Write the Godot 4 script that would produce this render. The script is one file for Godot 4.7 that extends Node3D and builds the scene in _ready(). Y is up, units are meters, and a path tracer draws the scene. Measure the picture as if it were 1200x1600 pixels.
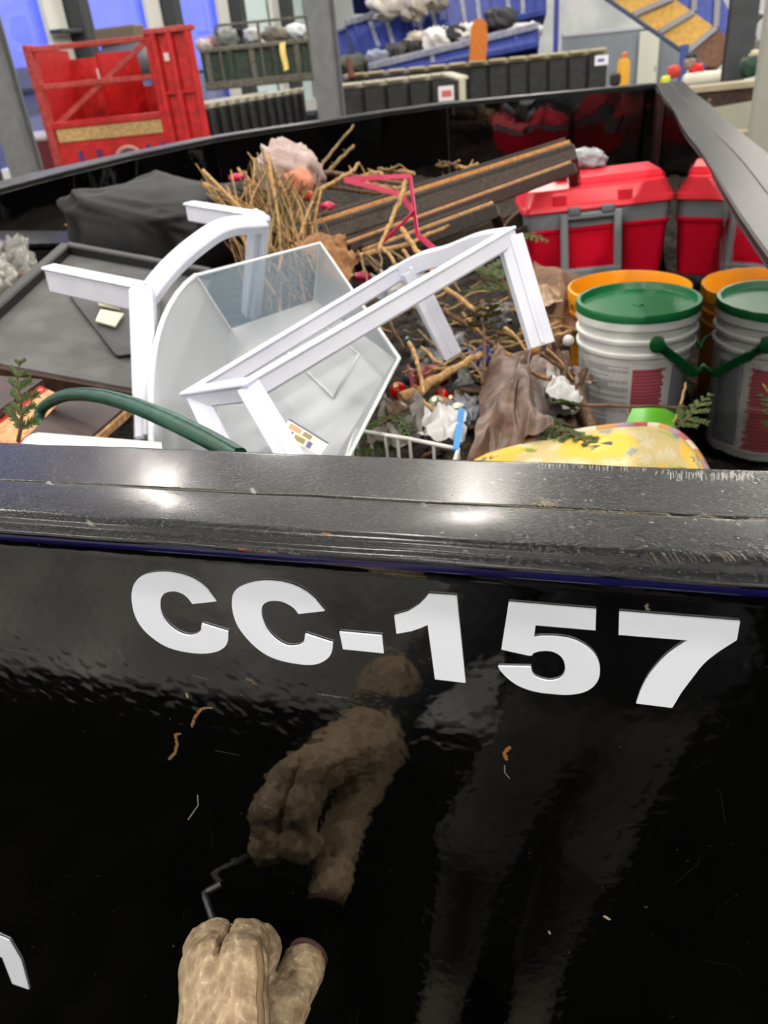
extends Node3D
# ---------------------------------------------------------------- camera geometry
const FPX := 1220.35
const RAIL := 1.7                       # height of the dumpster's top rail
var cam_basis := Basis.from_euler(Vector3(-0.53195699, 0.30209443, -0.10124717), EULER_ORDER_YXZ)
var cam_at := Vector3(0, RAIL + 0.322, 0.536)
var rng := RandomNumberGenerator.new()

func ray(px: float, py: float) -> Vector3:
	return cam_basis * Vector3((px - 600.0) / FPX, -(py - 800.0) / FPX, -1.0)
func pd(px: float, py: float, d: float) -> Vector3:      # a point d metres deep
	return cam_at + ray(px, py) * d
func ph(px: float, py: float, h: float) -> Vector3:      # a point at a height above the rail
	var r := ray(px, py)
	return cam_at + r * ((RAIL + h - cam_at.y) / r.y)
func pz(px: float, py: float, z: float) -> Vector3:
	var r := ray(px, py)
	return cam_at + r * ((z - cam_at.z) / r.z)
func pxw(px: float, py: float, x: float) -> Vector3:
	var r := ray(px, py)
	return cam_at + r * ((x - cam_at.x) / r.x)

# ---------------------------------------------------------------- nodes
func thing(called: String, label: String, category: String, group := "") -> Node3D:
	var o := Node3D.new()
	o.name = called
	add_child(o, true)
	tag(o, label, category, group)
	return o
func tag(o: Node, label: String, category: String, group := "") -> void:
	o.set_meta("label", label)
	o.set_meta("category", category)
	if group != "":
		o.set_meta("group", group)
func rebase(o: Node3D) -> void:          # put the node at the foot of its parts
	var lo := Vector3(1e9, 1e9, 1e9)
	var hi := -lo
	for c in o.get_children():
		if c is MeshInstance3D:
			var b: AABB = c.transform * c.mesh.get_aabb()
			lo = lo.min(b.position)
			hi = hi.max(b.end)
	if lo.x > 1e8:
		return
	var at := Vector3((lo.x + hi.x) / 2, lo.y, (lo.z + hi.z) / 2)
	o.position += o.basis * at
	for c in o.get_children():
		c.position -= at
func mesh_of(st: SurfaceTool) -> ArrayMesh:
	st.generate_normals()
	return st.commit()
func part(called: String, st: SurfaceTool, m: Material, parent: Node = null) -> MeshInstance3D:
	var o := MeshInstance3D.new()
	o.name = called
	o.mesh = mesh_of(st)
	o.material_override = m
	(parent if parent else self).add_child(o, true)
	return o
func solo(called: String, st: SurfaceTool, m: Material, label: String, category: String, group := "") -> MeshInstance3D:
	var o := part(called, st, m)
	tag(o, label, category, group)
	return o
func struct(called: String, st: SurfaceTool, m: Material, label := "", category := "", dull := false) -> MeshInstance3D:
	if dull:
		(m as StandardMaterial3D).specular_mode = BaseMaterial3D.SPECULAR_DISABLED
	var o := part(called, st, m)
	o.set_meta("kind", "structure")
	if label != "":
		tag(o, label, category)
	return o

# ---------------------------------------------------------------- shapes
func begin() -> SurfaceTool:
	var st := SurfaceTool.new()
	st.begin(Mesh.PRIMITIVE_TRIANGLES)
	return st
func tri(st: SurfaceTool, a: Vector3, b: Vector3, c: Vector3) -> void:
	st.add_vertex(a)
	st.add_vertex(b)
	st.add_vertex(c)
func tri_out(st: SurfaceTool, a: Vector3, b: Vector3, c: Vector3, inside: Vector3) -> void:
	if (b - a).cross(c - a).dot(a + b + c - inside * 3.0) > 0:
		tri(st, a, c, b)
	else:
		tri(st, a, b, c)
func quad_out(st: SurfaceTool, a: Vector3, b: Vector3, c: Vector3, d: Vector3, inside: Vector3) -> void:
	tri_out(st, a, b, c, inside)
	tri_out(st, a, c, d, inside)
func quad_uv(st: SurfaceTool, p: Array, uv: Array) -> void:
	for i in [0, 1, 2, 0, 2, 3]:
		st.set_uv(uv[i])
		st.add_vertex(p[i])
func block(st: SurfaceTool, t: Transform3D, size: Vector3, bev := 0.0) -> void:   # a box with chamfered edges
	st.set_smooth_group(-1)
	var h := size * 0.5
	bev = minf(bev, minf(h.x, minf(h.y, h.z)) * 0.9)
	var v := []
	for i in 8:
		var s := Vector3(1 if i & 1 else -1, 1 if i & 2 else -1, 1 if i & 4 else -1)
		var e := []
		for a in 3:
			var q := Vector3(h.x - bev, h.y - bev, h.z - bev)
			q[a] = h[a]
			e.append(t * (q * s))
		v.append(e)
	var mid := t.origin
	for a in 3:
		var b := 1 << ((a + 1) % 3)
		var c := 1 << ((a + 2) % 3)
		for s in [0, 1 << a]:
			quad_out(st, v[s][a], v[s | b][a], v[s | b | c][a], v[s | c][a], mid)
		if bev > 0.0:
			for k in [0, b, c, b | c]:
				var o: int = k | (1 << a)
				quad_out(st, v[k][(a + 1) % 3], v[k][(a + 2) % 3], v[o][(a + 2) % 3], v[o][(a + 1) % 3], mid)
	if bev > 0.0:
		for i in 8:
			tri_out(st, v[i][0], v[i][1], v[i][2], mid)
func box(st: SurfaceTool, at: Vector3, size: Vector3, bev := 0.0, turn := 0.0) -> void:
	block(st, Transform3D(Basis(Vector3.UP, turn), at), size, bev)
func along(a: Vector3, b: Vector3, up := Vector3.UP) -> Transform3D:     # x axis runs from a to b
	var x := (b - a).normalized()
	var z := x.cross(up)
	if z.length() < 1e-4:
		z = x.cross(Vector3.RIGHT)
	z = z.normalized()
	return Transform3D(Basis(x, z.cross(x), z), (a + b) * 0.5)
func bar(st: SurfaceTool, a: Vector3, b: Vector3, h: float, w: float, bev := 0.0, up := Vector3.UP) -> void:   # h along up, w across
	block(st, along(a, b, up), Vector3(a.distance_to(b), h, w), bev)
func channel(st: SurfaceTool, a: Vector3, b: Vector3, h: float, w: float, t: float, up := Vector3.UP) -> void:   # an open U section, hollow underneath
	var f := along(a, b, up)
	var n := a.distance_to(b)
	block(st, f * Transform3D(Basis(), Vector3(0, h / 2 - t / 2, 0)), Vector3(n, t, w), t * 0.3)
	for s in [-1, 1]:
		block(st, f * Transform3D(Basis(), Vector3(0, -t * 0.2, s * (w / 2 - t / 2))), Vector3(n - t * 0.2, h - t * 0.4, t), t * 0.3)
	block(st, f * Transform3D(Basis(), Vector3(0, -t * 0.4, 0)), Vector3(n - t * 0.4, h * 0.7, t), t * 0.3)
func tube(st: SurfaceTool, p: Array, r: Variant, n := 8, flat := 1.0, up := Vector3.UP) -> void:
	var rings := []
	var side := Vector3.ZERO
	for i in p.size():
		var d: Vector3 = (p[mini(i + 1, p.size() - 1)] - p[maxi(i - 1, 0)]).normalized()
		if i == 0:
			side = d.cross(up)
			if side.length() < 0.01:
				side = d.cross(Vector3.RIGHT)
		side = (side - d * side.dot(d)).normalized()
		var over := side.cross(d)
		var q: float = r[i] if r is Array else r
		var ring := []
		for k in n:
			var a := TAU * k / n
			ring.append(p[i] + side * cos(a) * q + over * sin(a) * q * flat)
		rings.append(ring)
	st.set_smooth_group(1)
	for i in p.size() - 1:
		for k in n:
			quad_out(st, rings[i][k], rings[i][(k + 1) % n], rings[i + 1][(k + 1) % n], rings[i + 1][k], (p[i] + p[i + 1]) * 0.5)
	st.set_smooth_group(-1)
	for e in [0, p.size() - 1]:
		var inside: Vector3 = p[1] if e == 0 else p[p.size() - 2]
		for k in range(1, n - 1):
			tri_out(st, rings[e][0], rings[e][k], rings[e][k + 1], inside)
func ribbon(st: SurfaceTool, p: Array, h: float, w: float, up: Vector3) -> void:      # a rectangular bar that follows a bend
	var rings := []
	for i in p.size():
		var d: Vector3 = (p[mini(i + 1, p.size() - 1)] - p[maxi(i - 1, 0)]).normalized()
		var side := d.cross(up).normalized()
		var over := side.cross(d)
		var c := minf(h, w) * 0.12
		var ring := []
		for q in [[1, 1], [-1, 1], [-1, -1], [1, -1]]:
			var a: Vector3 = side * (q[0] * (w / 2 - c)) + over * (q[1] * h / 2)
			var b: Vector3 = side * (q[0] * w / 2) + over * (q[1] * (h / 2 - c))
			if q[0] * q[1] > 0:
				ring.append_array([p[i] + b, p[i] + a])
			else:
				ring.append_array([p[i] + a, p[i] + b])
		rings.append(ring)
	for i in p.size() - 1:
		for k in 8:
			st.set_smooth_group(10 + k)
			quad_out(st, rings[i][k], rings[i][(k + 1) % 8], rings[i + 1][(k + 1) % 8], rings[i + 1][k], (p[i] + p[i + 1]) * 0.5)
	st.set_smooth_group(-1)
	for e in [0, p.size() - 1]:
		for k in range(1, 7):
			tri_out(st, rings[e][0], rings[e][k], rings[e][k + 1], p[1] if e == 0 else p[p.size() - 2])
func curve(p: Array, steps := 6) -> Array:               # a smooth line through the points
	var out := []
	for i in p.size() - 1:
		var a: Vector3 = p[maxi(i - 1, 0)]
		var d: Vector3 = p[mini(i + 2, p.size() - 1)]
		for k in steps:
			out.append(p[i].cubic_interpolate(p[i + 1], a, d, float(k) / steps))
	out.append(p[p.size() - 1])
	return out
func lathe(st: SurfaceTool, prof: Array, n: int, t: Transform3D, uv := false) -> void:     # profile of (radius, height)
	var g := 1
	for i in prof.size() - 1:
		var a: Vector2 = prof[i]
		var b: Vector2 = prof[i + 1]
		if i > 0 and absf((a - prof[i - 1]).angle_to(b - a)) > 0.6:
			g += 1
		st.set_smooth_group(g)
		for k in n:
			var q := []
			for w in [[a, k], [a, k + 1], [b, k + 1], [b, k]]:
				var th: float = TAU * w[1] / n
				q.append([t * Vector3(cos(th) * w[0].x, w[0].y, sin(th) * w[0].x), Vector2(float(w[1]) / n, w[0].y)])
			for j in [0, 1, 2, 0, 2, 3]:
				if uv:
					st.set_uv(q[j][1])
				st.add_vertex(q[j][0])
func extrude(st: SurfaceTool, prof: Array, t0: float, t1: float, steps: int, at: Callable, smooth := 0.7) -> void:   # sweeps a closed 2D profile; at(u, point, arc) gives [place, uv]
	var n := prof.size()
	var arc := [0.0]
	for i in n:
		arc.append(arc[i] + prof[i].distance_to(prof[(i + 1) % n]))
	var g := 1
	for i in n:
		var a: Vector2 = prof[i]
		var b: Vector2 = prof[(i + 1) % n]
		var before: Vector2 = prof[(i + n - 1) % n]
		if i > 0 and absf((a - before).angle_to(b - a)) > smooth:
			g += 1
		st.set_smooth_group(g)
		for k in steps:
			var u0 := lerpf(t0, t1, float(k) / steps)
			var u1 := lerpf(t0, t1, float(k + 1) / steps)
			var q := [at.call(u0, a, arc[i]), at.call(u1, a, arc[i]), at.call(u1, b, arc[i + 1]), at.call(u0, b, arc[i + 1])]
			for j in [0, 1, 2, 0, 2, 3]:
				st.set_uv(q[j][1])
				st.add_vertex(q[j][0])
	st.set_smooth_group(-1)
	var poly := PackedVector2Array(prof)
	var idx := Geometry2D.triangulate_polygon(poly)
	for e in [t0, t1]:
		for i in idx:
			var w: Array = at.call(e, poly[i], 0.0)
			st.set_uv(w[1])
			st.add_vertex(w[0])
func plate(st: SurfaceTool, poly: PackedVector2Array, t: Transform3D, depth: float) -> void:   # a flat outline with thickness; +z of t is its face
	st.set_smooth_group(-1)
	var idx := Geometry2D.triangulate_polygon(poly)
	var mid := t * Vector3(0, 0, -depth / 2)
	for z in [0.0, -depth]:
		for i in range(0, idx.size(), 3):
			var q := []
			for j in 3:
				q.append(t * Vector3(poly[idx[i + j]].x, poly[idx[i + j]].y, z))
			tri_out(st, q[0], q[1], q[2], q[0] - t.basis.z * (1.0 if z == 0.0 else -1.0))
	for i in poly.size():
		var a := poly[i]
		var b := poly[(i + 1) % poly.size()]
		var out := Vector2(b.y - a.y, a.x - b.x)
		if not Geometry2D.is_polygon_clockwise(poly):
			out = out
		else:
			out = -out
		var m2 := (a + b) / 2 - out
		quad_out(st, t * Vector3(a.x, a.y, 0), t * Vector3(b.x, b.y, 0), t * Vector3(b.x, b.y, -depth), t * Vector3(a.x, a.y, -depth), t * Vector3(m2.x, m2.y, -depth / 2))
func sheet(st: SurfaceTool, nu: int, nv: int, f: Callable, thick := 0.0, group := 2) -> void:     # a curved sheet with thickness; f(u, v) gives the place
	var g := []
	for j in nv + 1:
		var row := []
		for i in nu + 1:
			row.append(f.call(float(i) / nu, float(j) / nv))
		g.append(row)
	var back := []
	if thick > 0:
		for j in nv + 1:
			var row := []
			for i in nu + 1:
				var du: Vector3 = g[j][mini(i + 1, nu)] - g[j][maxi(i - 1, 0)]
				var dv: Vector3 = g[mini(j + 1, nv)][i] - g[maxi(j - 1, 0)][i]
				row.append(g[j][i] - du.cross(dv).normalized() * thick)
			back.append(row)
	for side in ([g, back] if thick > 0 else [g]):
		st.set_smooth_group(group if is_same(side, g) else group + 1)
		for j in nv:
			for i in nu:
				var q := [[side[j][i], Vector2(i, j)], [side[j][i + 1], Vector2(i + 1, j)], [side[j + 1][i + 1], Vector2(i + 1, j + 1)], [side[j + 1][i], Vector2(i, j + 1)]]
				for k in ([0, 2, 1, 0, 3, 2] if is_same(side, g) else [0, 1, 2, 0, 2, 3]):
					st.set_uv(q[k][1] / Vector2(nu, nv))
					st.add_vertex(q[k][0])
	if thick > 0:
		st.set_smooth_group(-1)
		for j in nv:
			for i in [0, nu]:
				tri(st, g[j][i], back[j][i], back[j + 1][i])
				tri(st, g[j][i], back[j + 1][i], g[j + 1][i])
		for i in nu:
			for j in [0, nv]:
				tri(st, g[j][i], back[j][i], back[j][i + 1])
				tri(st, g[j][i], back[j][i + 1], g[j][i + 1])
func bilin(p: Array, u: float, v: float) -> Vector3:      # corners: top left, top right, bottom right, bottom left
	return p[0].lerp(p[1], u).lerp(p[3].lerp(p[2], u), v)
func slab(st: SurfaceTool, p: Array, thick: float) -> void:   # a flat board through four corners
	sheet(st, 1, 1, func(u, v): return bilin(p, u, v), thick)
func blob(st: SurfaceTool, t: Transform3D, r: Vector3, amp: float, freq: float, sd: int, square := 1.0, n := 20, ridged := false) -> void:   # a lumpy closed body
	var nz := FastNoiseLite.new()
	nz.seed = sd
	nz.frequency = freq
	if ridged:
		nz.fractal_type = FastNoiseLite.FRACTAL_RIDGED
		nz.fractal_octaves = 2
	var pts := []
	for j in n + 1:
		var row := []
		for i in 2 * n + 1:
			var a := PI * (float(j) / n - 0.5)
			var b := TAU * float(i % (2 * n)) / (2 * n)
			var d := Vector3(cos(a) * cos(b), sin(a), cos(a) * sin(b))
			var q := Vector3(signf(d.x) * pow(absf(d.x), square), signf(d.y) * pow(absf(d.y), square), signf(d.z) * pow(absf(d.z), square))
			q *= 1.0 + amp * nz.get_noise_3d(d.x * 10, d.y * 10, d.z * 10)
			row.append(t * (q * r))
		pts.append(row)
	st.set_smooth_group(1)
	for j in n:
		for i in 2 * n:
			quad_out(st, pts[j][i], pts[j][i + 1], pts[j + 1][i + 1], pts[j + 1][i], t.origin)
func ball(st: SurfaceTool, at: Vector3, r: float, n := 8) -> void:
	blob(st, Transform3D(Basis(), at), Vector3.ONE * r, 0, 1, 0, 1.0, n)

# ---------------------------------------------------------------- materials
func mat(c: Color, rough := 0.6, metal := 0.0, spec := 0.5) -> StandardMaterial3D:
	var m := StandardMaterial3D.new()
	m.albedo_color = c
	m.roughness = rough
	m.metallic = metal
	m.metallic_specular = spec
	m.cull_mode = BaseMaterial3D.CULL_DISABLED
	return m
func noise_tex(c1: Color, c2: Color, freq: float, sd := 1, oct := 4, c3 := Color(0, 0, 0, 0)) -> NoiseTexture2D:
	var n := FastNoiseLite.new()
	n.seed = sd
	n.frequency = freq
	n.fractal_octaves = oct
	var t := NoiseTexture2D.new()
	t.width = 256
	t.height = 256
	t.seamless = true
	t.noise = n
	var g := Gradient.new()
	g.offsets = PackedFloat32Array([0.3, 0.7])
	g.colors = PackedColorArray([c1, c2])
	if c3.a > 0:
		g.add_point(0.85, c3)
	t.color_ramp = g
	return t
func noisy(c1: Color, c2: Color, freq: float, per_m: float, rough := 0.7, bump := 0.0, sd := 1, stretch := Vector3.ONE, c3 := Color(0, 0, 0, 0)) -> StandardMaterial3D:   # mottled, laid in the object's own axes
	var m := mat(Color.WHITE, rough)
	m.albedo_texture = noise_tex(c1, c2, freq, sd, 4, c3)
	m.uv1_triplanar = true
	m.uv1_scale = stretch * per_m
	if bump > 0:
		m.heightmap_enabled = true
		m.heightmap_texture = grain
		m.heightmap_scale = bump
	return m
var grain: NoiseTexture2D
func make_grain() -> void:
	grain = noise_tex(Color.BLACK, Color.WHITE, 0.03, 9, 5)
func px_of(im: Image, x: int, y: int, c: Color, a := 1.0) -> void:
	if x >= 0 and y >= 0 and x < im.get_width() and y < im.get_height():
		im.set_pixel(x, y, im.get_pixel(x, y).lerp(c, a))
func dab(im: Image, x: float, y: float, r: float, c: Color, a := 1.0, ragged := 0.0, nz: FastNoiseLite = null) -> void:
	for j in range(int(y - r) - 1, int(y + r) + 2):
		for i in range(int(x - r) - 1, int(x + r) + 2):
			var d := Vector2(i - x, j - y).length() / maxf(r, 0.5)
			if nz:
				d += ragged * nz.get_noise_2d(i, j)
			if d < 1.0:
				px_of(im, i, j, c, a * clampf((1.0 - d) * 3.0, 0, 1))
func stroke(im: Image, pts: Array, r: float, c: Color, a := 1.0, ragged := 0.0, nz: FastNoiseLite = null) -> void:
	for i in pts.size() - 1:
		var n := int(maxf(2, pts[i].distance_to(pts[i + 1]) / maxf(r * 0.6, 0.6)))
		for k in n:
			var q: Vector2 = pts[i].lerp(pts[i + 1], float(k) / n)
			dab(im, q.x, q.y, r, c, a, ragged, nz)
func pic(im: Image) -> ImageTexture:
	return ImageTexture.create_from_image(im)

func _ready() -> void:
	rng.seed = 7
	# ------------------------------------------------------------ camera, sky, exposure
	var cam := Camera3D.new()
	cam.name = "camera"
	var ca := CameraAttributesPhysical.new()
	ca.frustum_focal_length = 12.0 / (800.0 / FPX)
	ca.frustum_focus_distance = 0.72
	ca.exposure_aperture = 5.6
	cam.attributes = ca
	cam.fov = rad_to_deg(2.0 * atan(800.0 / FPX))
	cam.near = 0.02
	cam.far = 400.0
	cam.transform = Transform3D(cam_basis, cam_at)
	add_child(cam)
	cam.current = true
	var we := WorldEnvironment.new()
	we.name = "environment"
	var env := Environment.new()
	env.background_mode = Environment.BG_SKY
	env.tonemap_mode = Environment.TONE_MAPPER_LINEAR
	env.tonemap_exposure = 1.0
	env.sdfgi_enabled = true
	env.ssao_enabled = true
	env.ssil_enabled = true
	var sky := Sky.new()
	var sm := ProceduralSkyMaterial.new()
	sm.sky_top_color = Color(0.36, 0.46, 1.0)
	sm.sky_horizon_color = Color(0.33, 0.40, 0.98)
	sm.ground_horizon_color = Color(0.12, 0.16, 0.40)
	sm.ground_bottom_color = Color(0.10, 0.12, 0.30)
	sm.sky_energy_multiplier = 1.15
	sky.sky_material = sm
	env.sky = sky
	we.environment = env
	add_child(we)
	make_grain()
	build_hall()
	build_background()
	build_dumpster()
	build_person()
	build_litter()
	build_containers()
	build_frames_and_boards()
	build_bags()
	build_plants()
	build_oddments()

# ---------------------------------------------------------------- the hall
const LAMP_ENERGY := 36.0
func lamp_at(at: Vector3, label: String) -> void:
	var o := thing("high_bay_lamp", label, "lamp", "high bay lamps under the hall ceiling")
	o.position = at
	var st := begin()
	lathe(st, [Vector2(0.001, 0.42), Vector2(0.12, 0.42), Vector2(0.14, 0.2), Vector2(0.34, 0.02), Vector2(0.35, 0.0), Vector2(0.31, 0.0)], 24, Transform3D())
	part("housing", st, mat(Color(0.25, 0.25, 0.26), 0.5, 0.6), o)
	st = begin()
	lathe(st, [Vector2(0.001, 0.02), Vector2(0.31, 0.02), Vector2(0.31, 0.005), Vector2(0.001, 0.0)], 24, Transform3D())
	var m := mat(Color(1, 1, 1), 0.4)
	m.emission_enabled = true
	m.emission = Color(1.0, 0.97, 0.92)
	m.emission_energy_multiplier = 4.0
	part("diffuser", st, m, o)
	st = begin()
	tube(st, [Vector3(0, 0.42, 0), Vector3(0, 0.8, 0)], 0.015, 6)
	part("hanger", st, mat(Color(0.3, 0.3, 0.3), 0.5, 0.8), o)
	var l := SpotLight3D.new()
	l.rotation.x = -PI / 2
	l.spot_angle = 80.0
	l.spot_angle_attenuation = 0.2
	l.name = "lamp_light"
	l.light_color = Color(1.0, 0.975, 0.94)
	l.light_energy = LAMP_ENERGY
	l.light_size = 0.3
	l.spot_range = 60
	l.spot_attenuation = 2.0
	l.shadow_enabled = true
	l.position = Vector3(0, -0.04, 0)
	o.add_child(l)

func build_hall() -> void:
	var st := begin()
	box(st, Vector3(2, -0.1, -6.5), Vector3(28, 0.2, 55))
	struct("floor", st, noisy(Color(0.28, 0.275, 0.265), Color(0.40, 0.39, 0.375), 0.02, 0.4, 0.3))
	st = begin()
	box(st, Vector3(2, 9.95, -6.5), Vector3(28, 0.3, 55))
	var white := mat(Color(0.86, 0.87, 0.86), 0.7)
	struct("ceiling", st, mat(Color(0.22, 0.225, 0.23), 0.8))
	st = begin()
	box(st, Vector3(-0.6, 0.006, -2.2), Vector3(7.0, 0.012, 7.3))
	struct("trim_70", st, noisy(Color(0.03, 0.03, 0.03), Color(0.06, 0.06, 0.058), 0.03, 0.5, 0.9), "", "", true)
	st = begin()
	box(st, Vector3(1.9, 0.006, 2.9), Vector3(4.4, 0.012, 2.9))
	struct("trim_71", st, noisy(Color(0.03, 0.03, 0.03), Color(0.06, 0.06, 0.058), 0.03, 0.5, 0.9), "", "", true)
	# left wall with its windows: x = -11
	st = begin()
	box(st, Vector3(-11.15, 0.35, -20), Vector3(0.3, 0.7, 24))
	box(st, Vector3(-11.15, 9.1, -20), Vector3(0.3, 1.4, 24))
	box(st, Vector3(-11.15, 4.9, 6.5), Vector3(0.3, 9.8, 29))
	box(st, Vector3(-11.15, 4.9, -32.6), Vector3(0.3, 9.8, 1.2))
	struct("wall_left", st, white)
	st = begin()
	box(st, Vector3(2, 4.9, -33.2), Vector3(26.6, 9.8, 0.3))
	struct("wall_rear", st, noisy(Color(0.72, 0.74, 0.74), Color(0.82, 0.83, 0.82), 0.01, 0.15, 0.7))
	st = begin()
	box(st, Vector3(15.15, 4.9, -6.5), Vector3(0.3, 9.8, 54))
	struct("wall_right", st, white)
	st = begin()
	box(st, Vector3(2, 4.9, 20.2), Vector3(26.6, 9.8, 0.3))
	struct("wall_front", st, white)
	var glass := mat(Color(0.9, 0.95, 1.0, 0.08), 0.02)
	glass.transparency = BaseMaterial3D.TRANSPARENCY_ALPHA
	var dark := mat(Color(0.20, 0.21, 0.22), 0.55)
	var pale := mat(Color(0.80, 0.80, 0.77), 0.6)
	var frost := mat(Color(0.86, 0.93, 0.93), 0.5)
	var zs := [-7.9, -12.0, -16.1, -20.2, -24.3, -28.4, -32.0]
	for i in zs.size():
		var m := begin()
		box(m, Vector3(-10.75, 4.9, zs[i] - 0.22), Vector3(0.5, 9.8, 0.34), 0.02)
		struct("trim_%d" % (i + 1), m, dark)
		m = begin()
		box(m, Vector3(-10.93, 4.55, zs[i] + 0.32), Vector3(0.12, 7.7, 0.66), 0.01)
		struct("trim_%d" % (i + 20), m, pale)
		m = begin()
		box(m, Vector3(-10.70, 2.9, zs[i] + 0.35), Vector3(0.28, 0.07, 0.75), 0.01)
		struct("trim_%d" % (i + 40), m, dark)
	for i in zs.size() - 1:
		var m := begin()
		var zc: float = (zs[i] + zs[i + 1]) / 2
		var len: float = zs[i] - zs[i + 1]
		box(m, Vector3(-11.1, 4.55, zc), Vector3(0.02, 7.7, len))
		var w := struct("window_%d" % (i + 1), m, glass if i < 4 else frost)
		m = begin()
		box(m, Vector3(-11.05, 1.95, zc), Vector3(0.08, 0.07, len))
		part("window_rail", m, dark, w)
	# outside: dark wooded ridge at dusk
	st = begin()
	var nz := FastNoiseLite.new()
	nz.frequency = 0.08
	nz.seed = 3
	sheet(st, 80, 6, func(u, v):
		var z := lerpf(-140, 40, u)
		var y: float = v * (5.2 + 2.2 * nz.get_noise_1d(z) + 0.8 * nz.get_noise_1d(z * 6.0)) - 1.0
		return Vector3(-70 - v * 10 + 0.8 * nz.get_noise_2d(z * 4, v * 60), y, z), 0.5)
	struct("hill_ridge", st, noisy(Color(0.10, 0.13, 0.22), Color(0.16, 0.2, 0.3), 0.05, 0.1, 0.9), "dark wooded ridge outside the left windows", "hill")
	st = begin()
	box(st, Vector3(-45, -1.2, -30), Vector3(67, 0.2, 200))
	struct("ground", st, noisy(Color(0.16, 0.19, 0.26), Color(0.24, 0.28, 0.34), 0.05, 0.2, 0.9))
	var k := 0
	for z in [-25.0, -18.4, -11.8, -5.2, 1.4, 8.0, 14.6]:
		for x in [-8.6, -2.15, 4.3, 10.8]:
			lamp_at(Vector3(x, 9.0, z), "round high bay lamp hanging from the white hall ceiling")
	# steel columns in a row behind the dumpster
	var steel := noisy(Color(0.38, 0.385, 0.39), Color(0.41, 0.415, 0.42), 0.02, 1.0, 0.5)
	var steel2 := noisy(Color(0.19, 0.20, 0.21), Color(0.215, 0.225, 0.235), 0.02, 1.0, 0.5)
	var cols := [[-7.46, steel, "grey steel column in front of the left windows beside the red container"], [-3.15, steel, "grey steel column standing between the green and blue containers"], [1.17, steel2, "dark grey steel column at the foot of the yellow and blue conveyor"]]
	for c in cols:
		var o := thing("steel_column", c[2], "column", "")
		var m := begin()
		var w := 0.34 if c[0] < -7.0 else 0.25
		var dp := 0.24
		box(m, Vector3(c[0], 4.9, -9.0), Vector3(w, 9.8, 0.03), 0.004)
		box(m, Vector3(c[0], 4.9, -9.0 - dp), Vector3(w, 9.8, 0.03), 0.004)
		part("flange", m, c[1], o)
		m = begin()
		box(m, Vector3(c[0], 4.9, -9.0 - dp / 2), Vector3(0.025, 9.8, dp))
		box(m, Vector3(c[0] + w * 0.3, 4.9, -9.0 - dp / 2), Vector3(0.02, 9.8, dp))
		part("web", m, c[1], o)
		m = begin()
		box(m, Vector3(c[0], 0.02, -9.12), Vector3(w + 0.2, 0.04, 0.5), 0.005)
		part("base_plate", m, c[1], o)
		rebase(o)

# ---------------------------------------------------------------- what stands behind the dumpster
func frame_box(o: Node3D, name: String, m: Material, a: Vector3, b: Vector3, h: float, w: float) -> void:
	var st := begin()
	bar(st, a, b, h, w, minf(h, w) * 0.12)
	part(name, st, m, o)
func ribbed_bin(label: String, a: Vector3, b: Vector3, deep: float, n: int, body: Material, cap: Material, ribw: float) -> Node3D:   # a, b: the ends of its near top edge
	var o := thing("ribbed_container", label, "container")
	var top := (a.y + b.y) / 2
	a.y = top
	b.y = top
	var x := (b - a).normalized()
	var back := Vector3.UP.cross(x).normalized()
	if back.z > 0:
		back = -back
	var f := Basis(x, Vector3.UP, -back)
	var ln := a.distance_to(b)
	var mid := (a + b) / 2
	for side in [0.0, deep]:
		var st := begin()
		block(st, Transform3D(f, mid + back * (side + (0.09 if side == 0.0 else -0.09)) + Vector3(0, -top / 2 + 0.02, 0)), Vector3(ln, top - 0.24, 0.03))
		part("side_panel", st, body, o)
	for e in [a, b]:
		var st := begin()
		block(st, Transform3D(f, e + back * deep / 2 + Vector3(0, -top / 2 + 0.02, 0)), Vector3(0.04, top - 0.24, deep - 0.16))
		part("end_panel", st, body, o)
	var st2 := begin()
	block(st2, Transform3D(f, mid + back * deep / 2 + Vector3(0, -top + 0.16, 0)), Vector3(ln, 0.12, deep - 0.2))
	part("base", st2, body, o)
	for i in n:
		var p := a.lerp(b, (i + 0.5) / n)
		var st := begin()
		block(st, Transform3D(f, p + back * 0.035 + Vector3(0, -top / 2 - 0.04, 0)), Vector3(ribw, top - 0.12, 0.09), 0.012)
		var r := part("rib", st, body, o)
		st = begin()
		block(st, Transform3D(f, p + back * 0.04 + Vector3(0, 0.0, 0)), Vector3(ribw, 0.05, 0.2), 0.012)
		part("rib_cap", st, cap, r)
	st2 = begin()
	block(st2, Transform3D(f, mid + back * 0.14 + Vector3(0, -0.04, 0)), Vector3(ln, 0.08, 0.1), 0.01)
	block(st2, Transform3D(f, mid + back * (deep - 0.1) + Vector3(0, -0.04, 0)), Vector3(ln, 0.08, 0.14), 0.01)
	part("top_rim", st2, cap, o)
	rebase(o)
	return o

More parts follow.
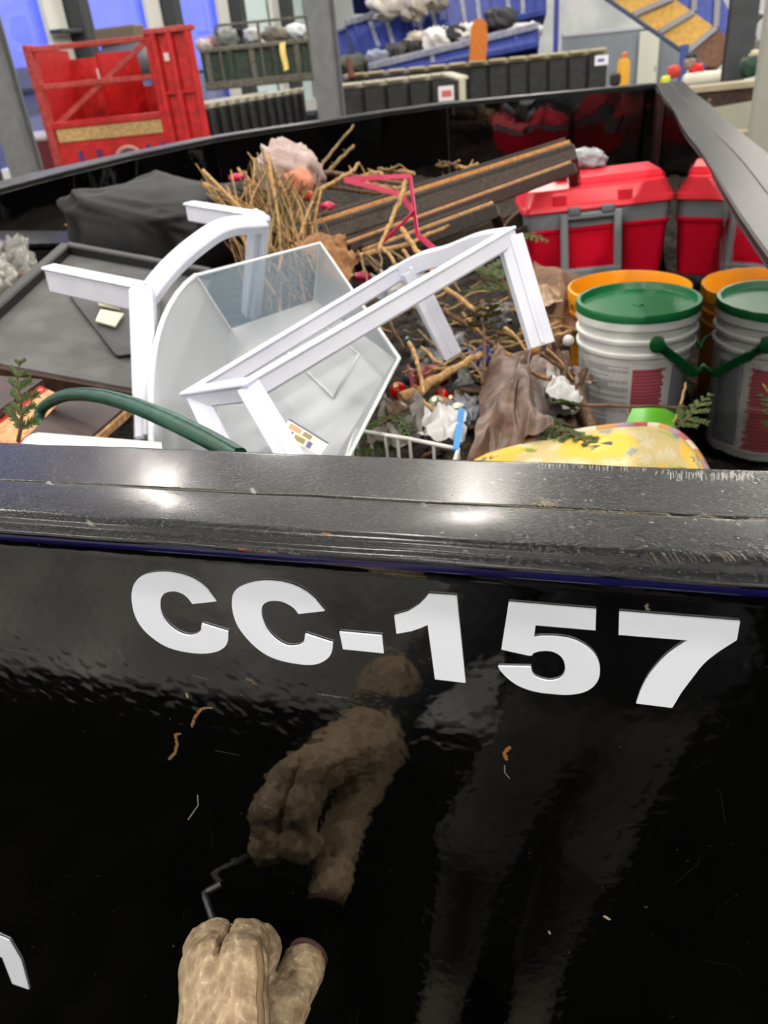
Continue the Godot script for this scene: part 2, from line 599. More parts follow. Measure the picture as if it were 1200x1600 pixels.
func build_background() -> void:
	var black := noisy(Color(0.075, 0.078, 0.08), Color(0.15, 0.15, 0.15), 0.03, 0.8, 0.6)
	var cream := mat(Color(0.72, 0.70, 0.62), 0.6)
	var cream2 := mat(Color(0.66, 0.62, 0.50), 0.6)
	ribbed_bin("long black ribbed container with dusty cream rim behind the grey middle column", ph(302, 166, -0.25), ph(478, 138, -0.25), 1.2, 12, black, cream, 0.12)
	var r2 := ribbed_bin("black ribbed container with cream caps and a small white sticker, nearer of two", ph(528, 134, -0.17), ph(706, 114, -0.17), 0.9, 5, black, cream, 0.38)
	var at2 := ph(712, 128, -0.38)
	var o := r2
	var st := begin()
	var e := ph(722, 122, -0.21)
	bar(st, ph(697, 115, -0.15), e, 0.05, 0.22, 0.01)
	bar(st, e, e + Vector3(0, -0.75, 0), 0.10, 0.12, 0.01)
	var pt := part("corner_post", st, cream, o)
	pt.position = -o.position
	st = begin()
	var lb := pd(697, 146, 11.2)
	box(st, lb, Vector3(0.22, 0.19, 0.02), 0.0, 0.25)
	pt = part("sticker", st, mat(Color(0.85, 0.84, 0.84), 0.5), o)
	pt.position = -o.position
	st = begin()
	box(st, lb + Vector3(0.01, 0.0, 0.012), Vector3(0.14, 0.08, 0.012), 0.0, 0.25)
	pt = part("sticker_print", st, mat(Color(0.75, 0.35, 0.35), 0.5), o)
	pt.position = -o.position
	var r3 := ribbed_bin("long black ribbed container behind the others, ending beside the corrugated partition", ph(540, 118, -0.07), ph(950, 76, -0.07), 1.2, 13, black, cream2, 0.36)
	st = begin()
	var l3 := pd(940, 94, 14.4)
	box(st, l3, Vector3(0.24, 0.16, 0.02), 0.0, 0.2)
	pt = part("sticker", st, mat(Color(0.88, 0.88, 0.9), 0.5), r3)
	pt.position = -r3.position
	st = begin()
	box(st, l3 + Vector3(-0.01, 0.0, 0.012), Vector3(0.12, 0.05, 0.012), 0.0, 0.2)
	pt = part("sticker_print", st, mat(Color(0.3, 0.35, 0.6), 0.5), r3)
	pt.position = -r3.position
	build_red()
	build_green_and_blue()
	build_right_side()

func build_red() -> void:
	# red open-ended container, its barred end towards us
	var red := noisy(Color(0.62, 0.035, 0.04), Color(0.76, 0.07, 0.07), 0.03, 0.8, 0.5)
	var worn := noisy(Color(0.60, 0.16, 0.14), Color(0.70, 0.28, 0.25), 0.04, 1.0, 0.6)
	var D := 11.0
	var tl := pd(46, 82, D)
	var tr := pd(233, 55, D)
	var bl := pd(98, 300, D)
	var br := pd(262, 270, D)
	# upright rectangle close to those corners
	var w := Vector3(tr.x - tl.x, 0, tr.z - tl.z)
	var ln := w.length()
	var x := w.normalized()
	var back := Vector3(-x.z, 0, x.x)
	if back.z > 0:
		back = -back
	var a := Vector3(tl.x, 0, tl.z)
	var top := (tl.y + tr.y) / 2
	var low := 0.25
	var deep := 1.9
	var f := Basis(x, Vector3.UP, -back)
	var o := thing("red_container", "worn red steel container with a barred open end before the left windows", "container")
	var P := func(u: float, y: float, b: float) -> Vector3: return a + x * (u * ln) + back * b + Vector3(0, y, 0)
	for u in [0.0, 1.0]:
		frame_box(o, "corner_post", worn if u == 0.0 else red, P.call(u, low, 0), P.call(u, top + 0.06, 0), 0.12, 0.14)
	frame_box(o, "top_bar", worn, P.call(0, top, 0), P.call(1, top, 0), 0.07, 0.08)
	frame_box(o, "cross_bar", worn, P.call(0, top - 0.47, 0), P.call(1, top - 0.47, 0), 0.07, 0.06)
	frame_box(o, "brace", worn, P.call(0.06, top - 0.97, 0.02), P.call(0.95, top - 0.05, 0.02), 0.07, 0.05)
	var y1 := top - 0.97
	frame_box(o, "cross_bar", red, P.call(0, y1, 0), P.call(1, y1, 0), 0.09, 0.08)
	var st := begin()
	block(st, Transform3D(f, P.call(0.5, y1 - 0.14, 0.01)), Vector3(ln - 0.14, 0.19, 0.05), 0.01)
	part("beige_board", st, noisy(Color(0.62, 0.50, 0.30), Color(0.75, 0.62, 0.42), 0.04, 1.5, 0.7), o)
	st = begin()
	block(st, Transform3D(f, P.call(0.5, (y1 - 0.25 + low) / 2, 0.02)), Vector3(ln - 0.1, y1 - 0.25 - low, 0.05), 0.01)
	part("lower_panel", st, red, o)
	st = begin()
	block(st, Transform3D(f, P.call(0.27, (top + low) / 2 - 0.05, deep)), Vector3(ln * 0.56, top - low - 0.15, 0.05))
	block(st, Transform3D(f, P.call(0.75, (top + low) / 2 - 0.3, deep)), Vector3(ln * 0.5, top - low - 0.6, 0.05))
	part("rear_panel", st, red, o)
	st = begin()
	block(st, Transform3D(f * Basis(Vector3.UP, 0.75), P.call(0.55, (top + low) / 2 - 0.05, deep * 0.62)), Vector3(0.7, top - low - 0.1, 0.05))
	part("inner_panel", st, red, o)
	for u in [0.0, 1.0]:
		st = begin()
		block(st, Transform3D(f, P.call(u, (top + low) / 2, deep / 2)), Vector3(0.05, top - low, deep))
		part("side_panel", st, red, o)
	st = begin()
	block(st, Transform3D(f, P.call(0.5, low, deep / 2)), Vector3(ln, 0.1, deep))
	part("floor_panel", st, red, o)
	# ribbed wing on its right
	var wing := pd(300, 50, D - 0.25)
	var wv := Vector3(wing.x - tr.x, 0, wing.z - tr.z)
	var wl := 0.62
	var wx := (x * 0.95 + back * -0.2).normalized()
	var c0: Vector3 = P.call(1.0, 0, 0)
	var wb := Basis(wx, Vector3.UP, wx.cross(Vector3.UP))
	st = begin()
	block(st, Transform3D(wb, c0 + wx * wl / 2 + Vector3(0, (top + low) / 2, 0)), Vector3(wl, top - low + 0.1, 0.05), 0.01)
	var wing_panel := part("wing_panel", st, red, o)
	for u in [0.12, 0.5, 0.95]:
		st = begin()
		block(st, Transform3D(wb, c0 + wx * wl * u + wb.z * 0.06 + Vector3(0, (top + low) / 2, 0)), Vector3(0.09, top - low + 0.1, 0.09), 0.015)
		part("rib", st, red, o)
	st = begin()
	block(st, Transform3D(wb, c0 + wx * wl / 2 + wb.z * 0.05 + Vector3(0, top - 0.7, 0)), Vector3(wl, 0.05, 0.06), 0.01)
	part("rib", st, red, o)
	st = begin()
	block(st, Transform3D(wb, c0 + wx * wl / 2 + wb.z * 0.03 + Vector3(0, top + 0.07, 0)), Vector3(wl + 0.1, 0.07, 0.16), 0.01)
	part("top_bar", st, worn, o)
	st = begin()
	block(st, Transform3D(wb, c0 + wx * wl * 0.34 + wb.z * 0.035 + Vector3(0, top - 0.25, 0)), Vector3(0.08, 0.1, 0.01))
	part("white_mark", st, mat(Color(0.85, 0.8, 0.78), 0.6), o)
	st = begin()
	block(st, Transform3D(f, P.call(0.27, top - 0.42, deep - 0.04)), Vector3(0.1, 0.26, 0.02))
	part("white_mark", st, mat(Color(0.75, 0.68, 0.66), 0.6), o)
	# ring and blue hooks on the lower panel
	st = begin()
	var ring := []
	var rc: Vector3 = P.call(0.62, y1 - 0.54, -0.05)
	for i in 25:
		ring.append(rc + x * (0.19 * cos(TAU * i / 24)) + Vector3(0, 0.17 * sin(TAU * i / 24), 0))
	tube(st, ring, 0.03, 6)
	part("ring", st, mat(Color(0.75, 0.55, 0.52), 0.5), o)
	st = begin()
	lathe(st, [Vector2(0.001, 0.0), Vector2(0.16, 0.0), Vector2(0.16, 0.05)], 20, Transform3D(f * Basis(Vector3.RIGHT, PI / 2), rc + back * 0.03))
	part("ring_plate", st, mat(Color(0.42, 0.36, 0.35), 0.6), o)
	var blue := mat(Color(0.16, 0.16, 0.42), 0.5)
	for u in [[0.2, 0.38], [0.36, 0.36], [0.80, 0.3], [0.93, 0.2]]:
		frame_box(o, "blue_bracket", blue, P.call(u[0], y1 - 0.36, -0.02), P.call(u[0] + 0.02, y1 - 0.36 - u[1], -0.02), 0.05, 0.05)
	rebase(o)
	# grey tank seen through it
	st = begin()
	var tk := thing("grey_tank", "grey cylindrical tank with a flat brown top behind the red container", "tank")
	var t0 := pd(216, 92, 15.5)
	tube(st, [t0 + Vector3(-0.7, 0, 0), t0 + Vector3(-0.62, 0, 0), t0 + Vector3(0.72, 0, 0.1), t0 + Vector3(0.8, 0, 0.1)], [0.2, 0.33, 0.33, 0.2], 18)
	part("shell", st, mat(Color(0.42, 0.43, 0.43), 0.4, 0.3), tk)
	st = begin()
	box(st, t0 + Vector3(-0.25, 0.42, 0.05), Vector3(0.9, 0.3, 0.4), 0.03)
	part("top_box", st, mat(Color(0.40, 0.36, 0.28), 0.7), tk)
	st = begin()
	for sx in [-0.5, 0.5]:
		box(st, Vector3(t0.x + sx, (t0.y - 0.2) / 2, t0.z), Vector3(0.12, t0.y - 0.2, 0.5), 0.01)
	part("saddle", st, mat(Color(0.3, 0.3, 0.3), 0.6), tk)
	rebase(tk)
	# darker red box with a white lid at its left
	var sb := thing("red_skip", "low dark red skip with a pale lid left of the red container", "skip")
	st = begin()
	var s0 := pd(72, 240, 12.2)
	box(st, Vector3(s0.x, (s0.y + 0.2) / 2, s0.z), Vector3(0.85, s0.y + 0.2, 0.8), 0.03)
	part("body", st, mat(Color(0.36, 0.05, 0.06), 0.5), sb)
	st = begin()
	box(st, Vector3(s0.x, s0.y + 0.25, s0.z), Vector3(0.9, 0.1, 0.85), 0.03)
	part("lid", st, mat(Color(0.72, 0.70, 0.70), 0.5), sb)
	rebase(sb)

func build_green_and_blue() -> void:
	var green := noisy(Color(0.12, 0.18, 0.14), Color(0.19, 0.26, 0.20), 0.03, 0.7, 0.6)
	var rust := noisy(Color(0.30, 0.29, 0.25), Color(0.42, 0.40, 0.35), 0.04, 1.0, 0.7)
	var o := thing("green_container", "weathered green container with a pale lower rail left of the middle column", "container")
	var a := pd(312, 78, 17.0)
	var b := pd(486, 62, 17.0)
	var x := Vector3(b.x - a.x, 0, b.z - a.z).normalized()
	var back := Vector3(x.z, 0, -x.x)
	if back.z > 0:
		back = -back
	var f := Basis(x, Vector3.UP, -back)
	var ln := a.distance_to(b)
	var mid := (a + b) / 2
	var top := mid.y
	var st := begin()
	block(st, Transform3D(f, Vector3(mid.x, top - 0.35, mid.z)), Vector3(ln, 0.62, 0.06), 0.01)
	part("side_panel", st, green, o)
	st = begin()
	block(st, Transform3D(f, Vector3(mid.x, top - 0.35, mid.z) + back * 2.0), Vector3(ln, 0.62, 0.06), 0.01)
	part("side_panel", st, green, o)
	for i in 5:
		var p := a.lerp(b, (i + 0.3) / 5.0)
		st = begin()
		block(st, Transform3D(f, Vector3(p.x, top - 0.35, p.z) - back * 0.06), Vector3(0.12, 0.66, 0.1), 0.01)
		part("rib", st, green if i % 2 else rust, o)
	st = begin()
	block(st, Transform3D(f, Vector3(mid.x, top - 0.70, mid.z) - back * 0.05), Vector3(ln, 0.16, 0.2), 0.02)
	part("lower_rail", st, rust, o)
	st = begin()
	block(st, Transform3D(f, Vector3(mid.x, top - 0.02, mid.z) - back * 0.05), Vector3(ln, 0.1, 0.16), 0.02)
	part("top_rail", st, rust, o)
	st = begin()
	block(st, Transform3D(f, Vector3(mid.x, 0.45, mid.z) + back * 1.0), Vector3(ln * 0.92, 0.9, 1.5), 0.02)
	part("undercarriage", st, mat(Color(0.06, 0.06, 0.065), 0.7), o)
	frame_box(o, "hand_rail", rust, Vector3(a.x, top + 0.42, a.z) + x * 0.45, Vector3(b.x, top + 0.42, b.z), 0.05, 0.05)
	for u in [0.18, 0.55, 0.98]:
		var p := a.lerp(b, u)
		frame_box(o, "rail_post", rust, Vector3(p.x, top - 0.7, p.z) - back * 0.1, Vector3(p.x, top + 0.42, p.z) - back * 0.1, 0.05, 0.05)
	rebase(o)
	for q in [[322, 72, 0.16, Color(0.70, 0.66, 0.64), "pale pinkish scrap at the left end"], [336, 66, 0.13, Color(0.62, 0.40, 0.42), "dull red scrap"], [352, 62, 0.2, Color(0.45, 0.46, 0.44), "mid grey scrap"], [395, 56, 0.16, Color(0.72, 0.72, 0.70), "off white scrap at the middle"], [430, 54, 0.18, Color(0.5, 0.48, 0.42), "brownish scrap"], [462, 50, 0.15, Color(0.78, 0.8, 0.8), "bright white scrap beside the column"]]:
		st = begin()
		blob(st, Transform3D(Basis(Vector3.UP, q[0]), pd(q[0], q[1], 17.4)), Vector3(q[2] * 1.2, q[2] * 0.7, q[2] * 0.8), 0.7, 0.2, int(q[0]), 0.7, 10, true)
		solo("scrap_lump", st, mat(q[3], 0.7), "%s lying on top of the weathered green container" % q[4], "scrap", "scrap on the green container")
	var tg := begin()
	sheet(tg, 3, 6, func(u, v): return bilin([pd(437, 68, 16.6), pd(446, 66, 16.6), pd(450, 108, 16.5), pd(443, 112, 16.5)], u, v) + Vector3(0, 0, 0.05 * sin(v * 5)), 0.012)
	solo("yellow_strap", tg, mat(Color(0.78, 0.68, 0.36), 0.7), "pale yellow strap hanging on the weathered green container", "strap")
	# blue containers heaped beyond
	var blue := noisy(Color(0.055, 0.14, 0.44), Color(0.10, 0.21, 0.54), 0.03, 0.6, 0.5)
	var pale := noisy(Color(0.42, 0.44, 0.52), Color(0.55, 0.56, 0.60), 0.03, 0.8, 0.6)
	var bin := func(p: Array, deep: float, n: int, thick: float, label: String) -> void:   # p: top left, top right, bottom right, bottom left
		var q := thing("blue_container", label, "container")
		var s := begin()
		slab(s, p, 0.06)
		part("side_panel", s, blue, q)
		var nrm: Vector3 = (p[1] - p[0]).cross(p[3] - p[0]).normalized()
		if nrm.z > 0:
			nrm = -nrm
		s = begin()
		slab(s, [p[0] + nrm * deep, p[1] + nrm * deep, p[2] + nrm * deep, p[3] + nrm * deep], 0.06)
		part("side_panel", s, blue, q)
		for e in [[p[0], p[3]], [p[1], p[2]]]:
			s = begin()
			slab(s, [e[0], e[0] + nrm * deep, e[1] + nrm * deep, e[1]], 0.06)
			part("end_panel", s, blue, q)
		s = begin()
		slab(s, [p[3], p[2], p[2] + nrm * deep, p[3] + nrm * deep], 0.06)
		part("floor_panel", s, blue, q)
		for i in n:
			var u := (i + 0.5) / n
			s = begin()
			bar(s, p[0].lerp(p[1], u) - nrm * 0.06, p[3].lerp(p[2], u) - nrm * 0.06, 0.08, 0.1, 0.01, nrm)
			part("rib", s, pale if i % 3 else blue, q)
		s = begin()
		bar(s, p[0] - nrm * 0.08, p[1] - nrm * 0.08, thick, 0.2, 0.02)
		part("top_rail", s, pale, q)
		s = begin()
		bar(s, p[3] - nrm * 0.08, p[2] - nrm * 0.08, thick, 0.2, 0.02)
		part("lower_rail", s, blue, q)
		rebase(q)
	var z := 18.5
	bin.call([pd(540, 40, z), pd(850, -52, z), pd(850, 22, z), pd(560, 88, z)], 1.2, 13, 0.14, "large blue ribbed container tipped on the heap right of the middle column")
	bin.call([pd(575, 108, z - 1.5), pd(838, 44, z - 1.5), pd(838, 72, z - 1.5), pd(580, 126, z - 1.5)], 0.9, 4, 0.14, "narrow blue trough under the large blue container, full of pale debris")
	bin.call([pd(795, -10, z + 3.2), pd(838, 32, z + 3.2), pd(838, 82, z + 3.2), pd(770, 82, z + 3.2)], 1.0, 4, 0.1, "blue container with a pale top edge at the left of the corrugated partition")
	bin.call([pd(522, 52, z + 2), pd(556, 40, z + 2), pd(564, 196, z + 2), pd(532, 200, z + 2)], 1.0, 2, 0.1, "small blue container with debris just right of the middle column")
	st = begin()
	sheet(st, 1, 1, func(u, v): return bilin([pd(548, -10, z + 1.5), pd(600, -14, z + 1.5), pd(590, 22, z + 1.5), pd(553, 22, z + 1.5)], u, v), 0.8)
	solo("blue_crate", st, mat(Color(0.08, 0.12, 0.36), 0.6), "dark blue crate lying above the large blue container", "crate")
	var junk := [[610, 8, 0.35, Color(0.74, 0.72, 0.68), "cream crumpled sheet left end, atop the blue heap"], [640, 4, 0.4, Color(0.78, 0.75, 0.70), "large cream crumpled sheet at the top of the blue heap"], [680, -2, 0.3, Color(0.6, 0.57, 0.52), "tan grey crumpled sheet at the top of the blue heap"], [660, 66, 0.28, Color(0.72, 0.68, 0.60), "beige scrap at the left of the trough"], [683, 64, 0.34, Color(0.85, 0.84, 0.82), "bright white scrap in the trough"], [707, 58, 0.28, Color(0.10, 0.10, 0.11), "black scrap between two white ones in the trough"], [730, 52, 0.26, Color(0.8, 0.78, 0.75), "off white scrap beside the orange slab"], [640, 78, 0.26, Color(0.16, 0.16, 0.16), "dark grey scrap low in the trough"], [618, 84, 0.26, Color(0.26, 0.25, 0.24), "brown grey scrap at the trough's left end"], [590, 92, 0.24, Color(0.55, 0.57, 0.62), "bluish grey scrap at the trough's far left"], [780, 30, 0.3, Color(0.2, 0.2, 0.22), "dark slate scrap right of the orange slab"], [550, 100, 0.25, Color(0.3, 0.32, 0.28), "olive grey scrap beside the rusty post"], [820, 52, 0.26, Color(0.8, 0.8, 0.8), "pale scrap at the trough's right end"]]
	for q in junk:
		st = begin()
		blob(st, Transform3D(Basis(Vector3.UP, q[0]), pd(q[0], q[1], z - 0.7)), Vector3(q[2] * 1.0, q[2] * 0.55, q[2] * 0.6), 0.8, 0.2, int(q[0]), 0.7, 12, true)
		solo("debris_lump", st, mat(q[3], 0.7), q[4], "debris", "debris on the blue containers")
	st = begin()
	var poly := PackedVector2Array()
	for q in [[-0.22, -0.4], [0.18, -0.42], [0.24, 0.1], [0.2, 0.36], [0.1, 0.46], [-0.06, 0.44], [-0.14, 0.3]]:
		poly.append(Vector2(q[0], q[1]) * 0.85)
	plate(st, poly, Transform3D(Basis(Vector3.UP, 0.25), pd(747, 64, 16.0)), 0.14)
	solo("orange_slab", st, noisy(Color(0.70, 0.36, 0.08), Color(0.80, 0.48, 0.14), 0.05, 2.0, 0.7), "upright orange foam slab standing behind the black ribbed containers", "slab")
	st = begin()
	bar(st, pd(545, 92, 16.0), pd(550, 124, 16.0), 0.12, 0.12, 0.02)
	solo("rusty_post", st, mat(Color(0.36, 0.17, 0.10), 0.7), "short rusty post beside the small blue container", "post")

func build_right_side() -> void:
	# corrugated partition with a pale door
	var D := 21.0
	var gal := mat(Color(0.55, 0.58, 0.61), 0.45, 0.2)
	var o := thing("corrugated_partition", "grey corrugated metal partition behind the dumpster's far corner", "partition")
	var a := pd(878, 70, D)
	var b := pd(1072, 38, D)
	a.y = RAIL + 0.20
	b.y = a.y
	var n := 38
	var x := (b - a).normalized()
	var nrm := Vector3(-x.z, 0, x.x)
	if nrm.z < 0:
		nrm = -nrm
	var st := begin()
	st.set_smooth_group(-1)
	sheet(st, n * 4, 1, func(u, v):
		var k := int(round(u * n * 4)) % 4
		return a.lerp(b, u) + nrm * (0.05 if k == 1 or k == 2 else 0.0) - Vector3(0, v * a.y, 0), 0.006, -1)
	part("corrugated_sheet", st, gal, o)
	st = begin()
	bar(st, a + Vector3(0, 0.03, 0), b + Vector3(0, 0.03, 0), 0.08, 0.16, 0.01)
	part("top_rail", st, mat(Color(0.66, 0.68, 0.70), 0.5), o)
	st = begin()
	var d0 := pd(1015, 60, D - 0.2)
	box(st, Vector3(d0.x, 0.92, d0.z), Vector3(0.52, 1.84, 0.07), 0.01, -x.angle_to(Vector3.RIGHT))
	var dr := part("door", st, mat(Color(0.80, 0.80, 0.74), 0.5), o)
	st = begin()
	box(st, Vector3(d0.x + 0.2, 0.95, d0.z + 0.07), Vector3(0.04, 0.14, 0.08), 0.01)
	part("door_handle", st, mat(Color(0.3, 0.3, 0.3), 0.4, 0.8), dr)
	rebase(o)
	st = begin()
	var w0 := pd(830, 27, 30.0)
	var w1 := pd(1000, 0, 30.0)
	bar(st, w0 + Vector3(-3, 0.0, 0), w1 + Vector3(4, 0.0, 0), 0.12, 0.1)
	solo("wall_girt", st, mat(Color(0.42, 0.43, 0.45), 0.6), "long grey rail running along the pale rear wall", "rail")
	st = begin()
	var by := pd(973, 130, 12.5)
	var bo := thing("bollard", "yellow safety bollard beside the end of the black ribbed containers", "bollard")
	lathe(st, [Vector2(0.001, by.y + 0.36), Vector2(0.07, by.y + 0.34), Vector2(0.1, by.y + 0.28), Vector2(0.1, 0)], 16, Transform3D(Basis(), Vector3(by.x, 0, by.z)))
	part("post", st, mat(Color(0.82, 0.60, 0.06), 0.5), bo)
	st = begin()
	lathe(st, [Vector2(0.001, 0.44), Vector2(0.05, 0.42), Vector2(0.06, 0.34)], 12, Transform3D(Basis(), Vector3(by.x, by.y, by.z)))
	part("cap", st, mat(Color(0.72, 0.42, 0.25), 0.6), bo)
	rebase(bo)
	st = begin()
	var bp := pd(869, 40, 17.5)
	box(st, Vector3(bp.x, 2.0, bp.z), Vector3(0.11, 4.0, 0.11), 0.01)
	solo("blue_post", st, mat(Color(0.14, 0.22, 0.52), 0.5), "thin blue upright post in front of the pale rear wall", "post")
	# conveyor: inclined trough with yellow panels and a blue upper side
	var c := thing("conveyor", "inclined conveyor with yellow side panels and blue top side at upper right", "conveyor")
	var lo0 := pd(905, -30, 10.0)
	var lo1 := pd(1104, 108, 10.0)
	var up0 := pd(985, -45, 10.0)
	var up1 := pd(1142, 66, 10.0)
	var yel := noisy(Color(0.64, 0.48, 0.16), Color(0.74, 0.58, 0.25), 0.04, 1.2, 0.6)
	var cb := noisy(Color(0.10, 0.18, 0.48), Color(0.16, 0.25, 0.58), 0.04, 1.0, 0.5)
	var brn := noisy(Color(0.30, 0.18, 0.11), Color(0.42, 0.27, 0.17), 0.05, 1.5, 0.7)
	var gre := mat(Color(0.46, 0.46, 0.48), 0.5)
	var cuts := [0.0, 0.22, 0.42, 0.62, 0.84, 1.0]
	var away := (cam_basis * Vector3(0.25, 0.15, -1)).normalized()
	var top2 := Vector3(0, 0.42, -0.25)
	for i in 5:
		st = begin()
		slab(st, [up0.lerp(up1, cuts[i]), up0.lerp(up1, cuts[i + 1]), lo0.lerp(lo1, cuts[i + 1]), lo0.lerp(lo1, cuts[i])], 0.05)
		part("side_panel", st, brn if i == 4 else yel, c)
		st = begin()
		slab(st, [up0.lerp(up1, cuts[i]) + top2, up0.lerp(up1, cuts[i + 1]) + top2 * (0.5 if i == 4 else 1.0), up0.lerp(up1, cuts[i + 1]), up0.lerp(up1, cuts[i])], 0.05)
		part("upper_panel", st, cb, c)
	for i in range(1, 5):
		st = begin()
		bar(st, up0.lerp(up1, cuts[i]) - away * 0.06, lo0.lerp(lo1, cuts[i]) - away * 0.06, 0.08, 0.07, 0.008, away)
		bar(st, up0.lerp(up1, cuts[i]) + top2 - away * 0.06, up0.lerp(up1, cuts[i]) - away * 0.06, 0.08, 0.07, 0.008, away)
		part("divider", st, gre, c)
	st = begin()
	bar(st, lo0 - away * 0.03, lo1 - away * 0.03, 0.05, 0.14, 0.01)
	part("lower_edge", st, mat(Color(0.20, 0.25, 0.36), 0.5), c)
	st = begin()
	bar(st, lo1, up1, 0.06, 0.3, 0.01)
	part("end_plate", st, brn, c)
	rebase(c)
	# racks and odds behind the right rim
	st = begin()
	var t0 := pd(1067, 127, 9.15)
	var t1 := pd(1132, 119, 9.15)
	tube(st, [t0, t0.lerp(t1, 0.05), t0.lerp(t1, 0.95), t1], [0.05, 0.075, 0.075, 0.05], 16)
	solo("white_roll", st, mat(Color(0.80, 0.78, 0.72), 0.7), "thick white roll lying on the rack behind the right rim", "roll")
	var rk := thing("steel_rack", "brown steel beam rack with pale top edges behind the right rim", "rack")
	var rust := noisy(Color(0.16, 0.09, 0.05), Color(0.26, 0.16, 0.10), 0.05, 1.5, 0.6)
	var dust := mat(Color(0.62, 0.58, 0.48), 0.7)
	var ra := pd(1060, 163, 6.6)
	var rb := pd(1215, 148, 6.4)
	frame_box(rk, "beam", rust, ra, rb, 0.15, 0.12)
	frame_box(rk, "beam_top", dust, ra + Vector3(0, 0.1, -0.03), rb + Vector3(0, 0.1, -0.03), 0.05, 0.22)
	ra = pd(1110, 213, 6.4)
	rb = pd(1225, 206, 6.2)
	frame_box(rk, "beam_top", dust, ra, rb, 0.06, 0.25)
	frame_box(rk, "beam", mat(Color(0.07, 0.05, 0.04), 0.7), ra + Vector3(0, -0.1, 0), rb + Vector3(0, -0.1, 0), 0.12, 0.14)
	st = begin()
	slab(st, [pd(1085, 168, 6.6), pd(1210, 156, 6.4), pd(1210, 215, 6.3), pd(1085, 222, 6.5)], 0.04)
	part("back_panel", st, mat(Color(0.50, 0.50, 0.44), 0.7), rk)
	for u in [[1108, 158], [1172, 152]]:
		st = begin()
		blob(st, Transform3D(Basis(), pd(u[0], u[1], 6.42)), Vector3(0.02, 0.02, 0.02), 0, 1, 1, 1.0, 6)
		part("bolt", st, mat(Color(0.4, 0.32, 0.25), 0.5, 0.5), rk)
	for lx in [[1100, 6.7], [1205, 6.5]]:
		var lp := pd(lx[0], 190, lx[1])
		frame_box(rk, "leg", rust, Vector3(lp.x, 0, lp.z), Vector3(lp.x, lp.y + 0.2, lp.z), 0.1, 0.1)
	rebase(rk)
	st = begin()
	var lp2 := pd(1191, 150, 6.0)
	box(st, Vector3(lp2.x + 0.02, 1.3, lp2.z), Vector3(0.16, 2.2, 0.16), 0.015)
	solo("pale_post", st, mat(Color(0.58, 0.58, 0.54), 0.6), "pale grey square post at the far right behind the rim", "post")
	st = begin()
	bar(st, pd(1150, 74, 8.0), pd(1220, 66, 8.0), 0.09, 0.3, 0.01)
	solo("wall_shelf", st, mat(Color(0.48, 0.47, 0.43), 0.6), "narrow grey shelf beside the dark grey column", "shelf")
	for i in 4:
		st = begin()
		var cc := pd(1184 + i * 4, 46, 8.0 + i * 0.05)
		var rg := []
		for k in 25:
			rg.append(cc + Vector3(0.11 * cos(TAU * k / 24), 0.14 * sin(TAU * k / 24), 0.02 * sin(TAU * k / 12)))
		tube(st, rg, 0.018, 6)
		solo("cable_coil", st, mat([Color(0.8, 0.8, 0.8), Color(0.1, 0.1, 0.11), Color(0.7, 0.72, 0.74), Color(0.15, 0.16, 0.2)][i], 0.5), "%s cable coil hung beside the dark grey column" % ["white", "black", "light grey", "dark blue"][i], "cable")
	var odds := [[1053, 112, 0.10, Color(0.75, 0.22, 0.18), "orange red bag on the workbench behind the far corner", "bag"], [1088, 110, 0.11, Color(0.80, 0.06, 0.10), "bright red jar on the workbench behind the white roll", "jar"], [1078, 100, 0.09, Color(0.55, 0.47, 0.42), "tan bundle between the blue leg and red jar", "bundle"], [1080, 90, 0.08, Color(0.12, 0.12, 0.14), "black bundle above the bright red jar", "bundle"], [1040, 126, 0.08, Color(0.75, 0.78, 0.25), "yellow green rag near the far corner of the dumpster", "rag"], [1172, 104, 0.13, Color(0.10, 0.22, 0.16), "dark green bundle under the grey shelf", "bundle"], [1184, 92, 0.12, Color(0.68, 0.63, 0.52), "beige bundle under the grey shelf", "bundle"], [1167, 129, 0.05, Color(0.85, 0.85, 0.82), "small white cup on the pale beam edge", "cup"]]
	for q in odds:
		st = begin()
		blob(st, Transform3D(Basis(Vector3.UP, q[0]), pd(q[0], q[1], 9.2 if q[0] < 1160 else 7.4)), Vector3(q[2], q[2] * 1.0, q[2]) * 0.55, 0.4, 0.16, int(q[0]), 0.6, 10, true)
		solo(q[5], st, mat(q[3], 0.6), q[4], q[5])
	var bench := thing("workbench", "low grey workbench behind the far corner holding small coloured things", "workbench")
	var b0 := pd(1016, 138, 9.2)
	var b1 := pd(1140, 125, 9.2)
	frame_box(bench, "bench_top", mat(Color(0.5, 0.5, 0.48), 0.6), b0, b1, 0.05, 0.5)
	for q in [b0.lerp(b1, 0.05), b0.lerp(b1, 0.95)]:
		frame_box(bench, "leg", mat(Color(0.3, 0.3, 0.3), 0.6), Vector3(q.x, 0, q.z), q - Vector3(0, 0.03, 0), 0.06, 0.06)
	rebase(bench)
	st = begin()
	var mc := pd(962, 114, 11.5)
	var mo := thing("machine_stand", "dark squat machine on a post left of the yellow bollard", "machine")
	box(st, Vector3(mc.x, mc.y - 0.08, mc.z), Vector3(0.16, 0.16, 0.16), 0.03)
	part("body", st, mat(Color(0.17, 0.16, 0.16), 0.6), mo)
	st = begin()
	box(st, Vector3(mc.x, (mc.y - 0.16) / 2, mc.z), Vector3(0.08, mc.y - 0.16, 0.08), 0.01)
	part("post", st, mat(Color(0.2, 0.2, 0.2), 0.6), mo)
	rebase(mo)
	st = begin()
	var lg := pd(1067, 105, 9.9)
	box(st, Vector3(lg.x, (lg.y + 0.25) / 2, lg.z), Vector3(0.1, lg.y + 0.25, 0.1), 0.01)
	solo("blue_support", st, mat(Color(0.24, 0.32, 0.55), 0.5), "short blue leg under the lower end of the conveyor", "post")

